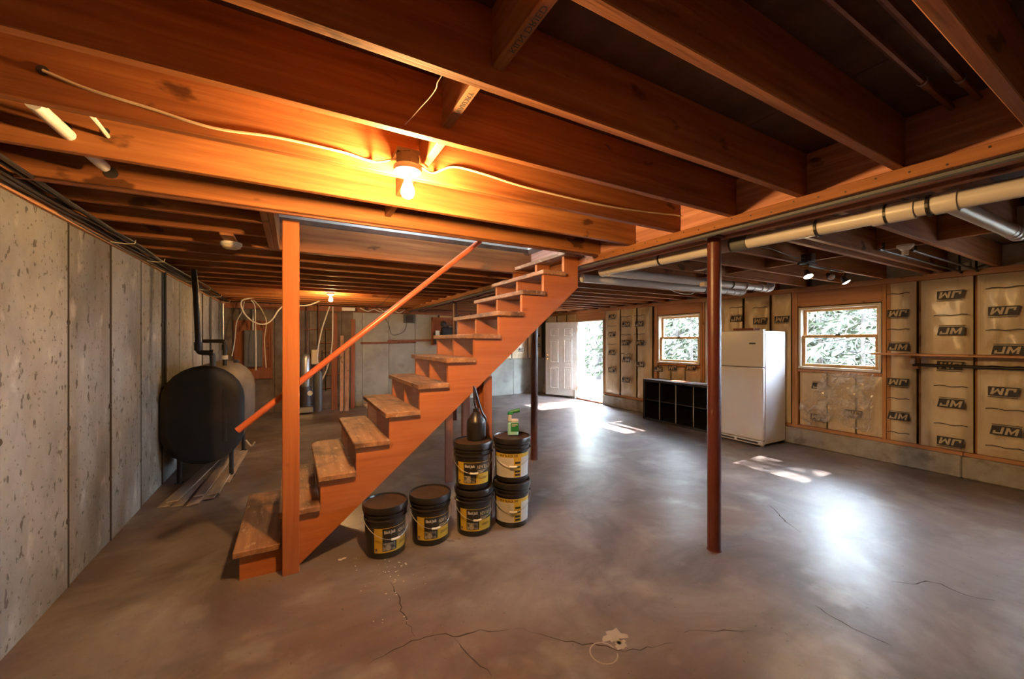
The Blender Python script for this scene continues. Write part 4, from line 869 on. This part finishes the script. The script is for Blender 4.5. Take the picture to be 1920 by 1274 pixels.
# ================================================================== BACK WALL EQUIPMENT
ep = thing('electric_panel', 'grey electric panel on a reddish backer board in the far corner', 'electric panel', (-.8, YB-.05, 1.4))
MB().box((-1.05, YB-.03, .72), (-.38, YB-.006, 1.92)).build('backer_board', 'plywood_red', ep, bevel=.003)
bxp = MB().box((-.86, YB-.13, .98), (-.56, YB-.031, 1.72)).build('panel_box', 'panelgrey', ep, bevel=.004)
MB().box((-.835, YB-.137, 1.05), (-.585, YB-.13, 1.65)).build('panel_door', 'panelgrey', bxp, bevel=.003); MB().cyl((-.72, YB-.08, 1.72), (-.72, YB-.08, 2.15), .018).build('riser_conduit', 'steel', ep, smooth=True)
for x in (-.50, -.45, -.41): MB().tube(smoothpath([(x, YB-.045, 1.85), (x+.01, YB-.045, 1.4), (x-.01, YB-.045, .95)], 4), .010, 6).build('feed_cable', 'copper', ep, smooth=True)
# water treatment set: steel tank, filter, copper risers
wt = thing('water_softener', 'steel water treatment tank with valve head by the back wall', 'water tank', (.22, 9.25, 0))
MB().lathe([(.10, .0), (.12, .02), (.12, .50), (.11, .55)], (.22, 9.25, 0), 20).build('base_tank', 'boxdark', wt, smooth=True)
MB().lathe([(.085, .55), (.09, .58), (.09, 1.15), (.06, 1.22), (.03, 1.24)], (.22, 9.25, 0), 20).build('steel_tank', 'steel', wt, smooth=True)
MB().box((.16, 9.16, .18), (.30, 9.24, .30)).build('pump_motor', 'porcelain', wt, bevel=.01); MB().lathe([(.05, 0), (.05, .025)], (.30, 9.14, .42), 14, 'y').build('gauge', 'porcelain', wt, smooth=True)
MB().box((.10, 9.10, .02), (.36, 9.2, .14)).build('pump_base', 'steel', wt, bevel=.01)
wf = thing('water_filter', 'tall dark blue grey filter housing beside the steel water tank', 'filter', (.46, 9.3, 0))
MB().lathe([(.08, 0), (.085, .02), (.085, .80), (.06, .86)], (.46, 9.3, 0), 18).build('cylinder', 'panelgrey', wf, smooth=True); MB().lathe([(.03, .86), (.03, .92), (.05, .93), (.05, .99)], (.46, 9.3, 0), 14).build('valve_head', 'boxdark', wf, smooth=True)
tag(MB().box((.33, 9.33, 1.0), (.47, 9.40, 1.32)).build('sediment_filter', 'cable', bevel=.02), 'cream rectangular filter cartridge hanging above the dark filter housing', 'filter')
for x, zb, lab in ((.26, 1.24, 'copper riser pipe above the steel water tank'), (.47, 1.0, 'copper riser pipe above the dark filter housing')):
    tag(MB().tube([(x, 9.33, zb), (x, 9.33, 2.2795)], .012, 8).build('riser_pipe', 'copper', smooth=True), lab, 'pipe', 'copper risers at the back wall')
cable('white_hose', [aty(px, py, 9.3) for px, py in ((618, 575), (612, 592), (603, 620), (597, 650), (595, 675), (598, 690), (598, 720))], .014, 'cablew', 'white hose hanging in a bow left of its twin by the leaning boards', k=4)
cable('white_hose', [aty(px, py, 9.3) for px, py in ((624, 575), (624, 600), (623, 640), (620, 665), (612, 695), (600, 720))], .013, 'cablew', 'white hose hanging straighter beside the leaning boards', k=4)
wp = thing('wall_piping', 'cluster of dark copper lines clipped to the back wall', 'pipes', (.6, YB, 1))
for z, x0, x1 in ((1.75, .2, .85), (1.45, .5, .9), (1.25, .55, .95), (1.1, .5, .9), (.75, .6, .95), (.45, .55, .8)): MB().tube([(x0, YB-.03, z), (x1, YB-.03, z+.02)], .011, 7).build('pipe_run', 'copper', wp, smooth=True)
for x, z0, z1 in ((.62, .4, 1.75), (.75, .9, 2.1), (.86, .45, 1.45), (.55, .5, 1.3)): MB().tube([(x, YB-.05, z0), (x, YB-.05, z1)], .010, 7).build('pipe_drop', 'iron', wp, smooth=True)
lb_ = [((1.00, 9.10, 0), (1.06, 9.50, 1.40), .09, 'lumber', 'leaning board nearest the concrete wall panel'), ((.90, 9.1, 0), (.95, 9.50, 1.62), .07, 'lumber', 'middle leaning board by the back wall'),
       ((.78, 9.35, 0), (.80, 9.54, 2.12), .12, 'plywood_red', 'tall dark leaning board behind the others'), ((1.16, 9.40, 0), (1.19, 9.56, 2.0), .09, 'plywood_red', 'tall dark leaning plank against the concrete')]
for p0, p1, wd, mt, lab in lb_: tag(MB().bar(p0, p1, wd, .022, up=(0, -1, .2)).build('leaning_board', mt, bevel=.002), lab, 'board', 'boards leaning on the back wall')
random.seed(8)
for i, (x0, x1, y, z, lab) in enumerate(((1.42, 2.15, 9.25, .0, 'bottom front board of the small lumber pile'), (1.40, 2.10, 9.40, .0, 'bottom rear board of the small lumber pile'), (1.38, 2.0, 9.28, .041, 'short board in the middle of the small lumber pile'),
        (1.45, 2.2, 9.42, .041, 'middle rear board of the small lumber pile'), (1.43, 2.05, 9.30, .082, 'upper front board of the small lumber pile'), (1.40, 2.12, 9.38, .123, 'flat board lying across the small lumber pile'), (1.47, 2.08, 9.36, .164, 'pale board on top of the small lumber pile'))):
    tag(MB().box((x0, y-.06, z), (x1, y+.06, z+.04)).build('lumber_board', 'lumber_x', bevel=.003), lab, 'board', 'lumber pile by the back wall')
for x0, x1, z, lab in ((1.35, 2.62, 1.452, 'long brown rod on nails across the back wall, lower of the pair'), (1.95, 3.0, 1.50, 'shorter brown rod across the back wall, upper of the pair')):
    tag(MB().tube([(x0, YB-.05, z), (x1, YB-.05, z+.02)], .022, 8).build('wall_rod', 'brownpost', smooth=True), lab, 'rod', 'rods across the back wall')
    for x in (x0+.2, x1-.2): pass
vb = thing('wall_vent', 'small dark box vent at the top of the back wall', 'vent', (2.46, YB-.1, 2.0)); MB().box((2.33, YB-.11, 1.94), (2.58, YB-.005, 2.15)).build('case', 'panelgrey', vb, bevel=.01); MB().box((2.36, YB-.118, 1.96), (2.55, YB-.11, 2.12)).build('louvre', 'boxdark', vb)
wc = thing('wall_cabinet', 'dark shelf unit with electrical gear behind the far column', 'cabinet', (3.3, 9.4, 1.5))
MB().box((3.02, 9.40, 1.40), (3.62, 9.58, 1.42)).box((3.02, 9.56, 1.40), (3.62, 9.58, 2.10)).build('back_board', 'plywood_red', wc)
MB().box((3.06, 9.42, 1.421), (3.22, 9.55, 1.72)).build('charger', 'boxdark', wc, bevel=.01); MB().box((3.08, 9.41, 1.60), (3.18, 9.42, 1.76)).build('meter_face', 'porcelain', wc)
MB().box((3.26, 9.42, 1.421), (3.56, 9.55, 1.85)).build('gear_box', 'tank', wc, bevel=.02); MB().ball((3.30, 9.45, 1.93), .08).build('coil', 'rubber', wc, smooth=True); MB().box((3.4, 9.41, 1.55), (3.52, 9.42, 1.62)).build('name_plate', 'steel', wc)
cable('wall_wire', [(1.85, YB-.02, 2.12), (1.98, YB-.02, 1.9), (2.05, YB-.02, 1.66), (2.25, YB-.02, 1.68), (2.38, YB-.02, 1.8), (2.42, YB-.02, 2.12)], .006, 'cabled', 'black wire looping on the back wall above the rods', k=4)
for i, (x, lab) in enumerate(((1.6, 'white twist of cable tacked at the back wall top, left one'), (2.0, 'white twist of cable tacked at the back wall top, right one'))):
    cable('cable_twist', [(x-.3, 9.3, 2.24), (x-.15, 9.25, 2.17), (x, 9.3, 2.22), (x+.15, 9.25, 2.16), (x+.3, 9.3, 2.24)], .011, 'cablew', lab, k=4)
tag(MB().box((.93, 9.3, 2.17), (1.2, 9.36, 2.24)).build('junction_cover', 'porcelain', bevel=.004), 'white cover plate under the joists above the leaning boards', 'cover')
# paint flakes scattered on the floor
random.seed(4); m = MB()
for px, py, r in [(638, 1050, .022), (646, 1047, .016), (650, 968, .012)] + [(random.gauss(738, 14), random.gauss(1080, 26), random.uniform(.004, .010)) for _ in range(22)] + [(random.uniform(660, 800), random.uniform(1040, 1170), random.uniform(.003, .006)) for _ in range(22)]:
    c = atz(px, py, .0015); n = 5; m._add([c + Vector((math.cos(2*PI*k/n), math.sin(2*PI*k/n), random.uniform(0, .1)))*r*random.uniform(.5, 1.1) for k in range(n)], [list(range(n))])
tag(m.build('paint_flakes', 'porcelain'), 'scattered white paint flakes on the floor in front of the pails', 'paint flakes', kind='stuff')

# ================================================================== OUTDOORS
tag(MB().box((6.66, -30, -.5), (70, 60, -.03)).build('ground', 'gravel'), 'pale sunlit ground outside the door', 'ground', kind='structure')
def conifer(seed, H=8.0, R0=2.1, n=95, mt='leaf', lw=.028, tr=.13):
    random.seed(seed); t = thing('conifer', 'x', 'tree')
    MB().tube([(0, 0, -.1), (.04, .02, H*.5), (0, 0, H)], [tr, tr*.6, .012], 8).build('trunk', 'bark', t, smooth=True)
    g = MB(); lf_ = MB()
    for i in range(n):
        z = .35 + (H-.5)*(i/n)**.95; rr = R0*(1-z/H)**.75*random.uniform(.7, 1.1)+.12; a = i*2.4+random.uniform(-.3, .3)
        p0 = Vector((0, 0, z)); p1 = Vector((math.cos(a)*rr, math.sin(a)*rr, z - rr*.18)); g.tube([p0, p1], [.014, .004], 4)
        side = Vector((-math.sin(a), math.cos(a), 0))
        for k in range(int(10+rr*16)):
            f = random.uniform(.15, 1.02); p = p0.lerp(p1, f); s = random.choice((-1, 1)); l = random.uniform(.10, .30)*(1.15-f*.5)
            tip = p + (p1-p0).normalized()*l*.7 + side*s*l*random.uniform(.3, 1) + Vector((0, 0, random.uniform(-.16, .02)))
            wv = Vector((random.uniform(-1, 1), random.uniform(-1, 1), random.uniform(-1, 1))).normalized()*lw
            lf_._add([p-wv*.6, p+wv*.6, tip+wv, tip-wv], [(0, 1, 2, 3)])
    g.build('branches', 'bark', t); o = lf_.build('foliage', mt, t); o['kind'] = 'stuff'
    return t
def broadleaf(seed, H=9.0, mt='leaf2', zlow=1.2):
    random.seed(seed); t = thing('broadleaf_tree', 'x', 'tree', (0, 0, 0)); g = MB(); lf_ = MB()
    MB().tube([(0, 0, -.1), (.06, .05, H*.45), (.0, .1, H)], [.17, .12, .03], 9).build('trunk', 'bark', t, smooth=True)
    for i in range(34):
        z = zlow + (H-zlow-.4)*i/34; a = i*2.4; l = random.uniform(.8, 2.0)*(1.1-z/H*.6)
        p0 = Vector((.03, .04, z)); p1 = p0 + Vector((math.cos(a)*l, math.sin(a)*l, l*.45)); g.tube([p0, p0.lerp(p1, .5)+Vector((0, 0, .05)), p1], [.03, .018, .005], 5)
        for k in range(46):
            p = p0.lerp(p1, random.uniform(.3, 1.1)) + Vector((random.gauss(0, .18), random.gauss(0, .18), random.gauss(0, .16)))
            u = Vector((random.uniform(-1, 1), random.uniform(-1, 1), random.uniform(-1, 1))).normalized(); v = u.cross(Vector((.3, .5, .8))).normalized(); s = random.uniform(.035, .07)
            lf_._add([p-u*s, p-v*s*.6, p+u*s, p+v*s*.6], [(0, 1, 2, 3)])
    g.build('branches', 'bark', t); o = lf_.build('foliage', mt, t); o['kind'] = 'stuff'
    return t
c0 = conifer(1); b0 = broadleaf(2); h0 = broadleaf(5, 9.5, 'leaf2', 5.2); y0_ = conifer(9, 3.3, 1.25, 46, 'leaf', .034, .05)
trees = [('h', 12.3, 2.5, 1.0, 'high crowned tree straight outside the window over the plastic sheet'), ('c', 12.6, 4.0, .72, 'conifer showing in the middle of the nearer window'), ('c', 14.5, 5.9, .85, 'conifer at the left side of the nearer window view'),
         ('b', 12.6, 5.2, .9, 'leafy trunk at the left edge of the nearer window'), ('c', 12.4, 9.0, 1.05, 'conifer framed by the window over the cube shelf'), ('c', 14.8, 11.9, 1.2, 'paler conifer farther back behind the window over the cube shelf'),
         ('b', 10.2, 7.9, .95, 'leafy tree just right of the far window view'), ('b', 10.6, 12.0, 1.0, 'straight trunk seen through the open doorway'), ('c', 13.5, 15.6, 1.0, 'conifer in the centre of the open doorway view'), ('b', 12.3, 13.6, 1.1, 'leafy tree at the right side of the doorway view'),
         ('c', 11.2, 5.4, .7, 'conifer between the two window views'), ('b', 17.5, 7.6, 1.3, 'large leafy tree far behind the nearer window'), ('c', 17.5, 19.5, 1.3, 'far conifer deep in the doorway view'), ('c', 18.0, 14.2, 1.35, 'large conifer far behind the cube shelf window'), ('c', 20.5, 7.4, 1.25, 'tall conifer deep in the woods left in the nearer window'), ('c', 21.5, 5.4, 1.2, 'tall conifer deep in the woods right in the nearer window'), ('c', 19.0, 9.8, 1.3, 'deep woods conifer left of the nearer window view'), ('c', 22.0, 17.6, 1.4, 'deep woods conifer left in the cube shelf window'),
         ('c', 23.0, 14.6, 1.4, 'deep woods conifer right in the cube shelf window'), ('b', 16.8, 11.9, 1.2, 'leafy tree behind the conifer in the cube shelf window'), ('c', 16.5, 5.2, .9, 'mid distance conifer centred in the nearer window'), ('b', 15.5, 18.6, 1.2, 'leafy tree on the left side of the doorway view'),
         ('y', 9.8, 3.35, 0.96, 'young conifer close outside at the right of the nearer window'), ('y', 10.0, 4.15, 1.01, 'young conifer close outside in the middle of the nearer window'), ('y', 10.4, 4.95, 1.01, 'young conifer close outside at the left of the nearer window'), ('y', 11.3, 4.2, 1.10, 'young conifer behind the close ones in the nearer window'),
         ('y', 9.8, 7.15, 1.01, 'young conifer close outside at the right of the cube shelf window'), ('y', 10.2, 8.0, 0.96, 'young conifer close outside in the middle of the cube shelf window'), ('y', 10.6, 8.9, 1.06, 'young conifer close outside at the left of the cube shelf window'), ('y', 12.6, 14.6, 1.20, 'young conifer low in the doorway view'), ('y', 10.6, 11.2, 1.06, 'young conifer at the right edge of the doorway view'), ('y', 13.6, 17.2, 1.44, 'young conifer at the left edge of the doorway view'), ('b', 9.8, 11.9, .55, 'slim young leafy tree in the doorway view'),
         ('h', 12.4, -.1, 1.0, 'unseen high crowned tree added to break the sun past the plank shelf'), ('y', 9.9, -.4, 1.0, 'unseen young conifer added to break the sun past the plank shelf'),  # unseen trees added to cut the sun through the added window
         ('c', 11.2, .2, .6, 'unseen conifer added to break the sun toward the plank shelf end')]
fu = set()
for k, x, y, s, lab in trees:
    src = {'c': c0, 'b': b0, 'h': h0, 'y': y0_}[k]; o = src if k not in fu else copy_tree(src); fu.add(k)
    o.location = (x, y, -.03); o.scale = (s, s, s); o.rotation_euler = (0, 0, x*3+y*5); tag(o, lab, 'tree', 'trees outside the windows and door')
